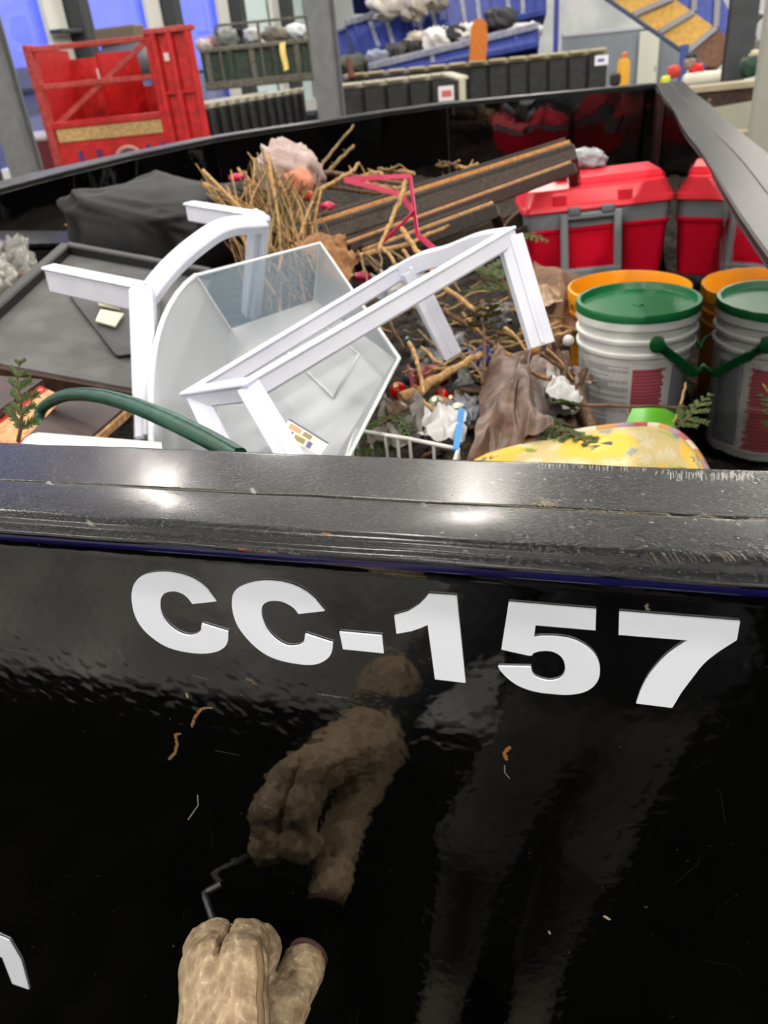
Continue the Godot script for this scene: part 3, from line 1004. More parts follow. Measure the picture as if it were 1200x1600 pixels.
# ---------------------------------------------------------------- the dumpster
const WALL_Z := 0.048
var paint_normal: ImageTexture
func peel(size: int, freq: float, strength: float, sd: int, oct := 3) -> ImageTexture:
	var n := FastNoiseLite.new()
	n.frequency = freq
	n.seed = sd
	n.fractal_octaves = oct
	var im := n.get_image(size, size)
	im.convert(Image.FORMAT_RGBA8)
	im.bump_map_to_normal_map(strength)
	return pic(im)
func gloss(c: Color, rough: float, coat := 1.0) -> StandardMaterial3D:
	var m := mat(c, rough, 0.0, 0.70)
	m.clearcoat_enabled = true
	m.clearcoat = coat
	m.clearcoat_roughness = rough * 0.6
	return m
func build_dumpster() -> void:
	var o := thing("dumpster", "large glossy black steel dumpster with white CC-157 lettering, full of rubbish", "dumpster")
	var xr := 0.245
	var outline := [Vector2(0.245, 0.0), Vector2(0.245, -5.15), Vector2(-0.42, -5.05), Vector2(-1.02, -4.95), Vector2(-1.36, -4.63), Vector2(-1.63, -4.25), Vector2(-1.93, -3.9), Vector2(-2.05, -3.7), Vector2(-2.2, -3.1), Vector2(-2.26, -2.6), Vector2(-2.25, 0.0)]
	# --- front panel: worn glossy paint
	var S := 2048
	var u0 := -0.95
	var uw := 1.25
	var im := Image.create(S, S, false, Image.FORMAT_RGB8)
	im.fill(Color(0.012, 0.012, 0.013))
	var nz := FastNoiseLite.new()
	nz.frequency = 0.15
	var to_px := func(px: float, py: float) -> Vector2:
		var p := pz(px, py, WALL_Z)
		return Vector2((p.x - u0) / uw * S, (RAIL - p.y) / uw * S)
	var line := func(pts: Array, r: float, c: Color, a: float, rag: float) -> void:
		var q := []
		for t in pts:
			q.append(to_px.call(t[0], t[1]))
		stroke(im, q, r, c, a, rag, nz)
	var tan_c := Color(0.50, 0.37, 0.24)
	line.call([[330, 1105], [314, 1107], [304, 1120], [299, 1136]], 3.2, tan_c, 0.9, 0.5)
	line.call([[280, 1146], [273, 1148], [276, 1162], [273, 1176], [263, 1187]], 3.6, tan_c, 0.9, 0.5)
	line.call([[795, 1167], [788, 1176], [791, 1187]], 4.0, Color(0.55, 0.36, 0.18), 0.9, 0.6)
	line.call([[788, 1195], [788, 1206], [796, 1216]], 1.2, Color(0.5, 0.48, 0.45), 0.8, 0.4)
	line.call([[385, 1060], [394, 1064], [399, 1071]], 4.5, Color(0.35, 0.28, 0.2), 0.8, 1.0)
	line.call([[497, 1084], [542, 1090]], 2.2, Color(0.3, 0.3, 0.3), 0.7, 0.8)
	line.call([[308, 1242], [309, 1258], [293, 1281]], 1.4, Color(0.55, 0.53, 0.5), 0.8, 0.3)
	line.call([[291, 1083], [293, 1090]], 2.6, Color(0.6, 0.5, 0.36), 0.9, 0.5)
	line.call([[945, 1432], [953, 1437]], 4.0, Color(0.72, 0.66, 0.5), 0.95, 0.4)
	line.call([[857, 1455], [859, 1460]], 2.6, Color(0.6, 0.6, 0.58), 0.9, 0.4)
	line.call([[1010, 945], [1012, 952]], 3.0, Color(0.5, 0.5, 0.45), 0.8, 0.9)
	line.call([[0, 1012], [75, 1025]], 1.8, Color(0.2, 0.2, 0.2), 0.7, 0.8)
	line.call([[180, 1010], [200, 1040]], 1.0, Color(0.25, 0.25, 0.25), 0.6, 0.4)
	line.call([[300, 1055], [328, 1062]], 1.2, Color(0.4, 0.4, 0.4), 0.6, 0.6)
	line.call([[335, 1172], [375, 1180]], 1.0, Color(0.3, 0.3, 0.3), 0.6, 0.4)
	var r2 := RandomNumberGenerator.new()
	r2.seed = 21
	for i in 620:     # specks of bare paint and grit
		var x := r2.randf() * S
		var y := r2.randf() * S
		var g := r2.randf_range(0.08, 0.42)
		dab(im, x, y, r2.randf_range(0.9, 2.3) * (1.0 if r2.randf() < 0.93 else 1.8), Color(g, g, g * 0.96), r2.randf_range(0.4, 0.95))
	for i in 90:      # fine scratches
		var p := Vector2(r2.randf() * S, r2.randf() * S)
		var a := r2.randf_range(-1.9, 1.9)
		var g := r2.randf_range(0.06, 0.22)
		stroke(im, [p, p + Vector2(cos(a), sin(a)) * r2.randf_range(10, 60), p + Vector2(cos(a + 0.3), sin(a + 0.3)) * r2.randf_range(50, 90)], 0.8, Color(g, g, g), 0.5)
	var fm := gloss(Color.WHITE, 0.07)
	fm.albedo_texture = pic(im)
	fm.normal_enabled = true
	fm.normal_texture = peel(1024, 0.05, 4.0, 5, 2)
	fm.normal_scale = 0.06
	var st := begin()
	var wob := FastNoiseLite.new()
	wob.frequency = 1.6
	wob.seed = 11
	sheet(st, 90, 50, func(u, v):
		var x := lerpf(-2.4, 0.4, u)
		var y := lerpf(-0.01, -1.6, v)
		return Vector3(x, RAIL + y, WALL_Z - 0.012 + 0.0008 * wob.get_noise_2d(x, y)), 0.012)
	# texture coordinates in metres over the panel
	var sta := st.commit_to_arrays()
	var uv := PackedVector2Array()
	for p in sta[Mesh.ARRAY_VERTEX]:
		uv.append(Vector2((p.x - u0) / uw, (RAIL - p.y) / uw))
	sta[Mesh.ARRAY_TEX_UV] = uv
	var am := ArrayMesh.new()
	am.add_surface_from_arrays(Mesh.PRIMITIVE_TRIANGLES, sta)
	st = begin()
	st.create_from(am, 0)
	part("front_panel", st, fm, o)
	# --- rails
	var RS := 2048
	var ri := Image.create(RS, 512, false, Image.FORMAT_RGB8)
	ri.fill(Color(0.09, 0.091, 0.096))
	for i in 4200:
		var g := r2.randf_range(0.10, 0.26)
		dab(ri, r2.randf() * RS, r2.randf() * 512, r2.randf_range(0.6, 1.5), Color(g, g, g), r2.randf_range(0.15, 0.6))
	var r0 := -0.8
	var rw := 1.06
	var rail_px := func(px: float, py: float) -> Vector2:
		var p := ph(px, py, 0.0)
		return Vector2((p.x - r0) / rw * RS, (p.z + 0.0869) / 0.25 * 512.0 + 12.0)
	var rline := func(pts: Array, r: float, c: Color, a: float, rag: float) -> void:
		var q := []
		for t in pts:
			q.append(rail_px.call(t[0], t[1]))
		stroke(ri, q, r, c, a, rag, nz)
	var dusty := Color(0.36, 0.34, 0.29)
	rline.call([[0, 754], [300, 768], [600, 781], [900, 800], [1040, 806], [1060, 812], [1100, 808], [1140, 815], [1200, 815]], 2.0, dusty, 0.65, 0.7)
	rline.call([[900, 803], [1020, 809], [1060, 813], [1090, 812], [1130, 818], [1180, 815], [1200, 816]], 4.5, Color(0.40, 0.38, 0.31), 0.8, 0.8)
	rline.call([[71, 756], [77, 762]], 5.0, Color(0.5, 0.5, 0.5), 0.7, 0.8)
	rline.call([[390, 766], [396, 773]], 5.0, Color(0.5, 0.5, 0.48), 0.7, 0.8)
	rline.call([[130, 815], [136, 820]], 4.0, Color(0.45, 0.44, 0.4), 0.6, 0.8)
	rline.call([[845, 788], [870, 793]], 14.0, Color(0.33, 0.28, 0.18), 0.6, 1.0)
	for i in 90:      # the scuffed strip by the right end
		var x := 1020 + 160 * sqrt(r2.randf())
		var y := 738 + (x - 1020) * 0.03 + r2.randf_range(-3, 5)
		rline.call([[x, y], [x + r2.randf_range(-1, 1), y + r2.randf_range(4, 12)]], 1.2, Color(0.5, 0.5, 0.48), r2.randf_range(0.3, 0.8), 0.5)
	for i in 70:
		var x := 840 + 180 * r2.randf()
		rline.call([[x, 727 + (x - 840) * 0.03], [x, 731 + r2.randf() * 6 + (x - 840) * 0.03]], 1.0, Color(0.42, 0.42, 0.41), r2.randf_range(0.2, 0.6), 0.5)
	for i in 120:
		var x := 500 + 700 * sqrt(r2.randf())
		var y := 740 + 130 * r2.randf()
		rline.call([[x, y], [x + r2.randf_range(1, 8), y + r2.randf_range(0, 3)]], r2.randf_range(0.8, 2.4), Color(0.42, 0.42, 0.43), r2.randf_range(0.3, 0.8), 0.7)
	for i in 26:      # diagonal scratches and rust on the rounded edge
		var x := 1000 + 200 * r2.randf()
		rline.call([[x, 868], [x + 14, 880]], 1.1, Color(0.40, 0.36, 0.31), r2.randf_range(0.15, 0.5), 0.4)
	rline.call([[362, 850], [380, 854], [400, 853], [396, 858], [370, 857]], 6.5, Color(0.42, 0.20, 0.10), 0.85, 0.9)
	rline.call([[405, 852], [420, 855]], 5.0, Color(0.30, 0.29, 0.30), 0.6, 1.0)
	rline.call([[440, 855], [465, 858]], 4.0, Color(0.32, 0.31, 0.32), 0.6, 1.0)
	rline.call([[455, 832], [490, 840]], 7.0, Color(0.2, 0.2, 0.19), 0.5, 1.0)
	rline.call([[500, 836], [515, 838]], 2.5, Color(0.45, 0.32, 0.18), 0.8, 0.8)
	var rm := mat(Color.WHITE, 0.26, 0.0, 0.30)
	rm.clearcoat_enabled = true
	rm.clearcoat = 0.45
	rm.clearcoat_roughness = 0.20
	rm.albedo_texture = pic(ri)
	rm.normal_enabled = true
	rm.normal_texture = peel(1024, 0.16, 7.0, 8, 4)
	rm.normal_scale = 0.2
	var prof := [Vector2(-0.0869, -0.006), Vector2(-0.0858, -0.0018), Vector2(-0.0835, -0.0003), Vector2(-0.0815, 0.0), Vector2(-0.0795, 0.0), Vector2(-0.0090, 0.0), Vector2(-0.0076, 0.0), Vector2(-0.0060, -0.0010), Vector2(-0.0042, -0.0014), Vector2(-0.0030, 0.0003), Vector2(-0.0016, 0.0004), Vector2(0.0440, 0.0), Vector2(0.0460, -0.0002), Vector2(0.0500, -0.0014), Vector2(0.0528, -0.0040), Vector2(0.0540, -0.0070), Vector2(0.0560, -0.0088), Vector2(0.0592, -0.0092), Vector2(0.0616, -0.0108), Vector2(0.0624, -0.0132), Vector2(0.0612, -0.0156), Vector2(0.0585, -0.0168), Vector2(0.056, -0.0170), Vector2(0.030, -0.0172), Vector2(0.030, -0.09), Vector2(-0.0869, -0.09)]
	st = begin()
	var dent := FastNoiseLite.new()
	dent.frequency = 2.2
	dent.seed = 4
	extrude(st, prof, -2.38, 0.405, 110, func(u, p, arc):
		var dy := 0.0012 * dent.get_noise_2d(u * 3.0, p.x * 8.0)
		return [Vector3(u, RAIL + p.y + dy, p.x + 0.0008 * dent.get_noise_2d(u * 6.0, 3.0)), Vector2((u - r0) / rw, (arc + 0.006) / 0.25)], 0.75)
	part("front_rail", st, rm, o)
	st = begin()      # old blue paint on the bead under the rail
	var bprof := [Vector2(0.0575, -0.0165), Vector2(0.0580, -0.0200), Vector2(0.0570, -0.0245), Vector2(0.0540, -0.0280), Vector2(0.0500, -0.0300), Vector2(0.040, -0.0300), Vector2(0.040, -0.0165)]
	extrude(st, bprof, -2.38, 0.405, 60, func(u, p, arc): return [Vector3(u, RAIL + p.y, p.x), Vector2(u, arc)])
	var bm := part("rail_underside", st, gloss(Color(0.065, 0.06, 0.29), 0.25, 0.5), o)
	bm.set_meta("label", "dark blue painted bead under the rail")
	# rails round the other sides follow the outline; cross-section outwards
	var rm2 := noisy(Color(0.07, 0.072, 0.076), Color(0.11, 0.11, 0.115), 0.02, 2.0, 0.40)
	rm2.metallic_specular = 0.4
	rm2.normal_enabled = false
	var rail_run := func(p: Array, called: String) -> void:
		var s := begin()
		var n := p.size()
		var sec := [Vector2(0.012, -0.026), Vector2(0.0, -0.024), Vector2(0.004, -0.018), Vector2(-0.004, -0.014), Vector2(-0.004, -0.004), Vector2(0.0, 0.0), Vector2(0.07, 0.0), Vector2(0.073, -0.0025), Vector2(0.076, 0.0), Vector2(0.150, -0.001), Vector2(0.158, -0.008), Vector2(0.158, -0.09)]
		var ring := func(i: int) -> Array:
			var d: Vector2 = (p[mini(i + 1, n - 1)] - p[maxi(i - 1, 0)]).normalized()
			var out := Vector2(-d.y, d.x)
			var r := []
			for q in sec:
				var w: Vector2 = p[i] + out * q.x
				r.append(Vector3(w.x, RAIL + q.y + 0.002 * dent.get_noise_2d(w.x * 2, w.y * 2), w.y))
			return r
		for i in n - 1:
			var a: Array = ring.call(i)
			var b: Array = ring.call(i + 1)
			var m: Vector3 = (a[0] + a[11] + b[0] + b[11]) / 4.0
			s.set_smooth_group(-1)
			for k in sec.size():
				var k2 := (k + 1) % sec.size()
				quad_out(s, a[k], a[k2], b[k2], b[k], m)
		part(called, s, rm2, o)
	var right := []
	for i in 25:
		right.append(Vector2(xr + 0.004 * sin(i * 0.9), -0.085 - 5.1 * i / 24.0))
	rail_run.call(right, "side_rail")
	var rest := []
	for i in range(1, outline.size()):
		rest.append(outline[i])
	rest[0] = Vector2(0.245, -5.15)
	rail_run.call(rest, "rear_rail")
	# inner walls
	var wm := gloss(Color(0.014, 0.013, 0.014), 0.045)
	wm.normal_enabled = true
	wm.normal_texture = peel(512, 0.02, 2.0, 15)
	wm.normal_scale = 0.10
	wm.uv1_scale = Vector3(1.5, 1.5, 1)
	var wall := func(p: Array, called: String, wave: float, m: Material) -> void:
		var s := begin()
		var len := 0.0
		var acc := [0.0]
		for i in p.size() - 1:
			len += p[i].distance_to(p[i + 1])
			acc.append(len)
		sheet(s, maxi(24, int(len * 10)), 12, func(u, v):
			var t: float = u * len
			var k := 0
			while k < p.size() - 2 and t > acc[k + 1]:
				k += 1
			var q: Vector2 = p[k].lerp(p[k + 1], clampf((t - acc[k]) / (acc[k + 1] - acc[k]), 0, 1))
			var d: Vector2 = (p[k + 1] - p[k]).normalized()
			q += Vector2(-d.y, d.x) * (0.004 + wave * dent.get_noise_2d(t, v * 2.0))
			return Vector3(q.x, RAIL - 0.02 - v * 1.6, q.y), 0.02)
		part(called, s, m, o)
	wall.call([Vector2(xr, -0.02), Vector2(xr, -5.15)], "side_panel", 0.002, wm)
	wall.call(outline.slice(1, 4), "rear_panel", 0.008, wm)
	wall.call(outline.slice(3, 8), "corner_panel", 0.008, wm)
	wall.call(outline.slice(7, 11), "side_panel", 0.008, wm)
	wall.call([Vector2(-2.25, 0.012), Vector2(0.245, 0.012)], "front_inner_panel", 0.001, wm)
	st = begin()      # upright corner plate at the far right corner
	slab(st, [Vector3(0.235, RAIL - 0.02, -4.55), Vector3(0.235, RAIL - 0.02, -4.95), Vector3(0.235, RAIL - 1.5, -4.95), Vector3(0.235, RAIL - 1.5, -4.55)], 0.012)
	part("corner_plate", st, gloss(Color(0.05, 0.05, 0.05), 0.25), o)
	st = begin()
	var floor_poly := PackedVector2Array()
	for p in outline:
		floor_poly.append(Vector2(p.x, p.y))
	plate(st, floor_poly, Transform3D(Basis(Vector3.RIGHT, PI / 2), Vector3(0, 0.14, 0)), 0.05)
	part("floor_panel", st, mat(Color(0.03, 0.03, 0.03), 0.6), o)
	for x in [-2.1, 0.1]:
		for z in [-0.3, -4.6]:
			st = begin()
			lathe(st, [Vector2(0.001, -0.05), Vector2(0.07, -0.05), Vector2(0.075, -0.04), Vector2(0.075, 0.04), Vector2(0.07, 0.05), Vector2(0.001, 0.05)], 16, Transform3D(Basis(Vector3.FORWARD, PI / 2), Vector3(x, 0.075, z)))
			part("wheel", st, mat(Color(0.08, 0.08, 0.08), 0.6), o)
	# --- white stick-on lettering, outlines in the panel's own plane
	var deca := mat(Color(0.87, 0.89, 0.93), 0.35)
	var glyphs := {
		"C": [[[603, 165], [677, 157], [650, 120], [610, 90], [560, 72], [510, 66], [460, 72], [430, 90], [415, 120], [414, 160], [425, 205], [450, 245], [490, 280], [530, 302], [580, 315], [630, 320], [675, 315], [705, 298], [714, 275], [714, 252], [632, 227], [630, 245], [620, 257], [600, 264], [575, 261], [550, 249], [527, 230], [510, 205], [503, 180], [503, 155], [510, 138], [525, 128], [550, 126], [575, 135], [592, 150]], 0, 860],
		"second C": [[[934, 196], [1015, 187], [985, 150], [945, 120], [900, 102], [850, 94], [800, 96], [755, 110], [732, 130], [726, 160], [730, 195], [745, 235], [775, 275], [810, 308], [850, 332], [900, 347], [960, 355], [1000, 350], [1030, 330], [1040, 305], [1041, 287], [955, 259], [952, 280], [940, 292], [915, 298], [890, 293], [865, 278], [842, 255], [827, 228], [819, 200], [820, 175], [830, 162], [850, 155], [880, 157], [905, 168], [922, 180]], 0, 860],
		"dash": [[[1062, 253], [1194, 265], [1200, 319], [1073, 306]], 0, 860],
		"1": [[[140, 135], [228, 141], [255, 411], [160, 400], [137, 230], [115, 240], [85, 250], [40, 258], [33, 202], [75, 190], [110, 168], [128, 150]], 600, 860],
		"5": [[[390, 160], [663, 183], [661, 247], [474, 231], [469, 270], [490, 267], [540, 268], [590, 277], [630, 297], [660, 325], [674, 360], [672, 395], [655, 422], [625, 440], [580, 448], [530, 446], [470, 438], [420, 420], [385, 395], [362, 370], [357, 360], [459, 362], [463, 380], [475, 394], [500, 403], [525, 405], [550, 398], [563, 382], [566, 360], [560, 338], [545, 322], [520, 312], [490, 312], [468, 318], [453, 326], [367, 307]], 600, 860],
		"7": [[[735, 190], [1112, 220], [1102, 277], [1050, 310], [1000, 350], [960, 400], [930, 440], [912, 470], [900, 489], [788, 475], [800, 440], [820, 400], [850, 360], [890, 320], [935, 288], [950, 278], [733, 261]], 600, 860],
		"lower": [[[-120, 470], [30, 537], [68, 600], [92, 690], [40, 672], [8, 590], [-120, 540]], 0, 1200],
	}
	for k in glyphs:
		var g: Array = glyphs[k]
		var raw: Array = g[0]
		var poly := PackedVector2Array()
		for i in raw.size():
			var steps := 3 if k in ["C", "second C", "5", "7"] else 1
			var P := func(j: int) -> Vector2:
				var w: Array = raw[(j + raw.size()) % raw.size()]
				return Vector2(g[1] + w[0] / 2.0, g[2] + w[1] / 2.0)
			var a: Vector2 = P.call(i)
			var b: Vector2 = P.call(i + 1)
			var ba := (a - P.call(i - 1) as Vector2).angle_to(b - a)
			var bb := (b - a).angle_to((P.call(i + 2) as Vector2) - b)
			for s in steps:
				var t := float(s) / steps
				var q := a.lerp(b, t)
				if absf(ba) < 0.75 and absf(bb) < 0.75:
					q = a.cubic_interpolate(b, P.call(i - 1), P.call(i + 2), t)
				var w := pz(q.x, q.y, WALL_Z + 0.001)
				poly.append(Vector2(w.x, w.y))
		st = begin()
		plate(st, poly, Transform3D(Basis(), Vector3(0, 0, WALL_Z + 0.0022)), 0.0016)
		var lt := part("letter", st, deca, o)
		lt.set_meta("label", "white sticker letter %s" % k if k != "lower" else "end of a white letter on the lower panel")
	# --- latch handle held by the glove
	var hm := mat(Color(0.03, 0.03, 0.032), 0.4)
	st = begin()
	tube(st, [pz(346, 1382, WALL_Z), pz(326, 1392, 0.057), pz(320, 1396, 0.060), pz(322, 1404, 0.066), pz(337, 1450, 0.094), pz(352, 1500, 0.110), pz(362, 1520, 0.112), pz(455, 1545, 0.105), pz(470, 1545, 0.095), pz(472, 1540, WALL_Z)], 0.0048, 8)
	part("latch_handle", st, hm, o)
	rebase(o)

# ---------------------------------------------------------------- bodies: blended capsules meshed with surface nets
func smooth_body(bones: Array, cell: float, k: float, fold: Variant = null) -> ArrayMesh:
	var lo := Vector3(1e9, 1e9, 1e9)
	var hi := -lo
	for b in bones:
		var r: float = maxf(b[2], b[3]) + 3 * cell + k
		lo = lo.min(b[0] - Vector3.ONE * r).min(b[1] - Vector3.ONE * r)
		hi = hi.max(b[0] + Vector3.ONE * r).max(b[1] + Vector3.ONE * r)
	var n := Vector3i(((hi - lo) / cell).ceil()) + Vector3i.ONE
	var f := PackedFloat32Array()
	f.resize(n.x * n.y * n.z)
	f.fill(1.0)
	for b in bones:
		var a: Vector3 = b[0]
		var ab: Vector3 = b[1] - a
		var inv := 1.0 / maxf(ab.length_squared(), 1e-9)
		var kb: float = b[4] if b.size() > 4 else k
		var r: float = maxf(b[2], b[3]) + 2.5 * cell + k
		var p0 := Vector3i(((a.min(b[1]) - Vector3.ONE * r - lo) / cell).floor()).clamp(Vector3i.ZERO, n - Vector3i.ONE)
		var p1 := Vector3i(((a.max(b[1]) + Vector3.ONE * r - lo) / cell).ceil()).clamp(Vector3i.ZERO, n - Vector3i.ONE)
		for z in range(p0.z, p1.z + 1):
			for y in range(p0.y, p1.y + 1):
				var at := (z * n.y + y) * n.x
				for x in range(p0.x, p1.x + 1):
					var p := lo + Vector3(x, y, z) * cell
					var t := clampf((p - a).dot(ab) * inv, 0, 1)
					var d := p.distance_to(a + ab * t) - lerpf(b[2], b[3], t)
					var e := f[at + x]
					var h := maxf(kb - absf(d - e), 0.0) / kb
					f[at + x] = minf(d, e) - h * h * kb * 0.25
	if fold != null:
		for z in n.z:
			for y in n.y:
				for x in n.x:
					var i := (z * n.y + y) * n.x + x
					if absf(f[i]) < cell * 4:
						f[i] += fold.call(lo + Vector3(x, y, z) * cell)
	var ids := PackedInt32Array()
	ids.resize(f.size())
	ids.fill(-1)
	var verts := PackedVector3Array()
	var step := [1, n.x, n.x * n.y]
	for z in n.z - 1:
		for y in n.y - 1:
			for x in n.x - 1:
				var i := (z * n.y + y) * n.x + x
				var neg := 0
				for c in 8:
					if f[i + (c & 1) + ((c >> 1) & 1) * n.x + (c >> 2) * n.x * n.y] < 0:
						neg += 1
				if neg == 0 or neg == 8:
					continue
				var sum := Vector3.ZERO
				var cnt := 0
				for c in 8:
					for ax in 3:
						if c & (1 << ax):
							continue
						var c2 := c | (1 << ax)
						var fa := f[i + (c & 1) + ((c >> 1) & 1) * n.x + (c >> 2) * n.x * n.y]
						var fb := f[i + (c2 & 1) + ((c2 >> 1) & 1) * n.x + (c2 >> 2) * n.x * n.y]
						if (fa < 0) != (fb < 0):
							var va := Vector3(c & 1, (c >> 1) & 1, c >> 2)
							sum += va.lerp(Vector3(c2 & 1, (c2 >> 1) & 1, c2 >> 2), fa / (fa - fb))
							cnt += 1
				ids[i] = verts.size()
				verts.append(lo + (Vector3(x, y, z) + sum / cnt) * cell)
	var idx := PackedInt32Array()
	for z in range(1, n.z - 1):
		for y in range(1, n.y - 1):
			for x in range(1, n.x - 1):
				var i := (z * n.y + y) * n.x + x
				for ax in 3:
					var j: int = i + step[ax]
					if (f[i] < 0) == (f[j] < 0):
						continue
					var s1: int = step[(ax + 1) % 3]
					var s2: int = step[(ax + 2) % 3]
					var q := [ids[i], ids[i - s1], ids[i - s1 - s2], ids[i - s2]]
					if f[i] < 0:
						idx.append_array([q[0], q[2], q[1], q[0], q[3], q[2]])
					else:
						idx.append_array([q[0], q[1], q[2], q[0], q[2], q[3]])
	var nor := PackedVector3Array()
	nor.resize(verts.size())
	for t in range(0, idx.size(), 3):
		var c := (verts[idx[t + 2]] - verts[idx[t]]).cross(verts[idx[t + 1]] - verts[idx[t]])
		for k3 in 3:
			nor[idx[t + k3]] += c
	for i in nor.size():
		nor[i] = nor[i].normalized()
	var arr := []
	arr.resize(Mesh.ARRAY_MAX)
	arr[Mesh.ARRAY_VERTEX] = verts
	arr[Mesh.ARRAY_NORMAL] = nor
	arr[Mesh.ARRAY_INDEX] = idx
	var m := ArrayMesh.new()
	m.add_surface_from_arrays(Mesh.PRIMITIVE_TRIANGLES, arr)
	return m
func add_mesh(called: String, m: Mesh, material: Material, parent: Node) -> MeshInstance3D:
	var o := MeshInstance3D.new()
	o.name = called
	o.mesh = m
	o.material_override = material
	parent.add_child(o, true)
	return o

func build_person() -> void:
	var o := thing("person", "person in dark work jacket and worn tan leather glove gripping the black handle", "person")
	var R := func(x: float, y: float, z: float) -> Vector3: return Vector3(x, RAIL + y, z)
	# standing body, left arm reaching to the handle, right arm raised
	var hip := -0.80
	var zb := 0.92
	var wrist: Vector3 = R.call(-0.287, -0.505, 0.315)
	var bones := [
		[R.call(0.12, hip, zb), R.call(0.12, -0.55, zb + 0.01), 0.135, 0.13], [R.call(0.12, -0.55, zb + 0.01), R.call(0.12, -0.36, zb + 0.02), 0.13, 0.14],
		[R.call(0.02, hip + 0.02, zb), R.call(0.22, hip + 0.02, zb), 0.115, 0.115], [R.call(-0.02, -0.31, zb + 0.03), R.call(0.26, -0.31, zb + 0.03), 0.085, 0.085],
		[R.call(0.03, -0.42, zb), R.call(0.21, -0.42, zb), 0.11, 0.11], [R.call(0.12, -0.30, zb + 0.03), R.call(0.11, -0.16, zb), 0.06, 0.055],
		[R.call(0.11, -0.07, zb - 0.01), R.call(0.11, -0.01, zb + 0.02), 0.085, 0.095], [R.call(0.11, -0.13, zb - 0.06), R.call(0.11, -0.08, zb - 0.05), 0.045, 0.05], [R.call(0.11, -0.055, zb - 0.105), R.call(0.11, -0.08, zb - 0.112), 0.012, 0.017, 0.02],
		[R.call(-0.05, -0.33, zb), R.call(-0.20, -0.57, 0.64), 0.072, 0.056], [R.call(-0.20, -0.57, 0.64), wrist + Vector3(0, 0, 0.02), 0.056, 0.042],
		[R.call(0.29, -0.33, zb), R.call(0.33, -0.06, 0.84), 0.072, 0.055], [R.call(0.33, -0.06, 0.84), R.call(0.16, 0.24, 0.72), 0.052, 0.04],
		[R.call(0.0, hip, zb), R.call(-0.20, -1.20, 0.66), 0.105, 0.078], [R.call(-0.20, -1.20, 0.66), R.call(-0.27, -1.60, 0.62), 0.074, 0.058],
		[R.call(0.20, hip, zb), R.call(0.02, -1.22, 0.70), 0.105, 0.078], [R.call(0.02, -1.22, 0.70), R.call(-0.06, -1.60, 0.68), 0.074, 0.058],
		[R.call(-0.27, -1.64, 0.65), R.call(-0.29, -1.65, 0.44), 0.055, 0.045, 0.03], [R.call(-0.06, -1.64, 0.70), R.call(-0.08, -1.65, 0.49), 0.055, 0.045, 0.03],
	]
	var bm := smooth_body(bones, 0.014, 0.05)
	var arr := bm.surface_get_arrays(0)
	var col := PackedColorArray()
	for v in arr[Mesh.ARRAY_VERTEX]:
		var y: float = v.y - RAIL
		var c := Color(0.018, 0.018, 0.02)
		if y < -0.86 and y > -1.58:
			c = Color(0.055, 0.052, 0.047)
		elif y <= -1.58:
			c = Color(0.05, 0.04, 0.03)
		elif y > -0.20 and v.z > 0.76 and v.x < 0.22:
			c = Color(0.42, 0.26, 0.19) if y < 0.03 else Color(0.02, 0.02, 0.022)
		col.append(c)
	arr[Mesh.ARRAY_COLOR] = col
	var cm := ArrayMesh.new()
	cm.add_surface_from_arrays(Mesh.PRIMITIVE_TRIANGLES, arr)
	var cloth := mat(Color.WHITE, 0.85)
	cloth.vertex_color_use_as_albedo = true
	add_mesh("body", cm, cloth, o)
	var st := begin()
	for s in [-1, 1]:
		blob(st, Transform3D(Basis(), R.call(0.11 + s * 0.032, -0.045, zb - 0.093)), Vector3(0.013, 0.008, 0.008), 0, 1, 1, 1.0, 6)
	part("eyes", st, mat(Color(0.7, 0.7, 0.7), 0.3), o)
	st = begin()
	blob(st, Transform3D(Basis(), R.call(0.11, 0.025, zb + 0.015)), Vector3(0.104, 0.09, 0.112), 0.1, 0.1, 3, 1.0, 12)
	part("hair", st, mat(Color(0.03, 0.025, 0.02), 0.8), o)
	# right hand, raised
	var rh := [[R.call(0.15, 0.25, 0.71), R.call(0.10, 0.30, 0.66), 0.03, 0.03], [R.call(0.15, 0.24, 0.70), R.call(0.08, 0.25, 0.66), 0.014, 0.011, 0.01]]
	for i in 4:
		rh.append([R.call(0.11 - 0.006 * i, 0.28 + 0.02 * (i - 1.5), 0.66), R.call(0.065, 0.29 + 0.02 * (i - 1.5), 0.65), 0.010, 0.009, 0.006])
		rh.append([R.call(0.065, 0.29 + 0.02 * (i - 1.5), 0.65), R.call(0.05, 0.285 + 0.02 * (i - 1.5), 0.675), 0.009, 0.008, 0.006])
	add_mesh("hand", smooth_body(rh, 0.004, 0.012), mat(Color(0.62, 0.45, 0.37), 0.6), o)
	# --- the glove: back of the hand, four fingers folded over the bar, thumb beside them
	var g := []
	var wr := wrist
	for i in 4:          # little finger to forefinger, left to right
		var cx: float = [317.0, 339.0, 368.0, 388.0][i]
		var dy: float = [10.0, 2.0, 0.0, 5.0][i]
		var kn := pz(cx - 2, 1502 + dy, 0.168)
		var m1 := pz(cx, 1468 + dy, 0.134)
		var m2 := m1 + Vector3(0.001, -0.044, -0.022)
		var m3 := m2 + Vector3(0.001, -0.022, 0.020)
		var kk: float = [0.018, 0.018, 0.004, 0.018][i]
		g.append([wr + Vector3(-0.031 + 0.0165 * i, 0.0, -0.03), kn, 0.029, 0.0185, 0.022])
		g.append([kn, m1, 0.0180, 0.0165, kk])
		g.append([m1, m2, 0.0165, 0.0155, kk])
		g.append([m2, m3, 0.0155, 0.013, kk])
	var th0 := pz(418, 1640, 0.19)
	var th1 := pz(441, 1575, 0.150)
	var th2 := pz(472, 1512, 0.098)
	g.append([wr + Vector3(0.02, -0.012, -0.03), th0, 0.032, 0.026, 0.02])
	g.append([th0, th1, 0.026, 0.0262, 0.010])
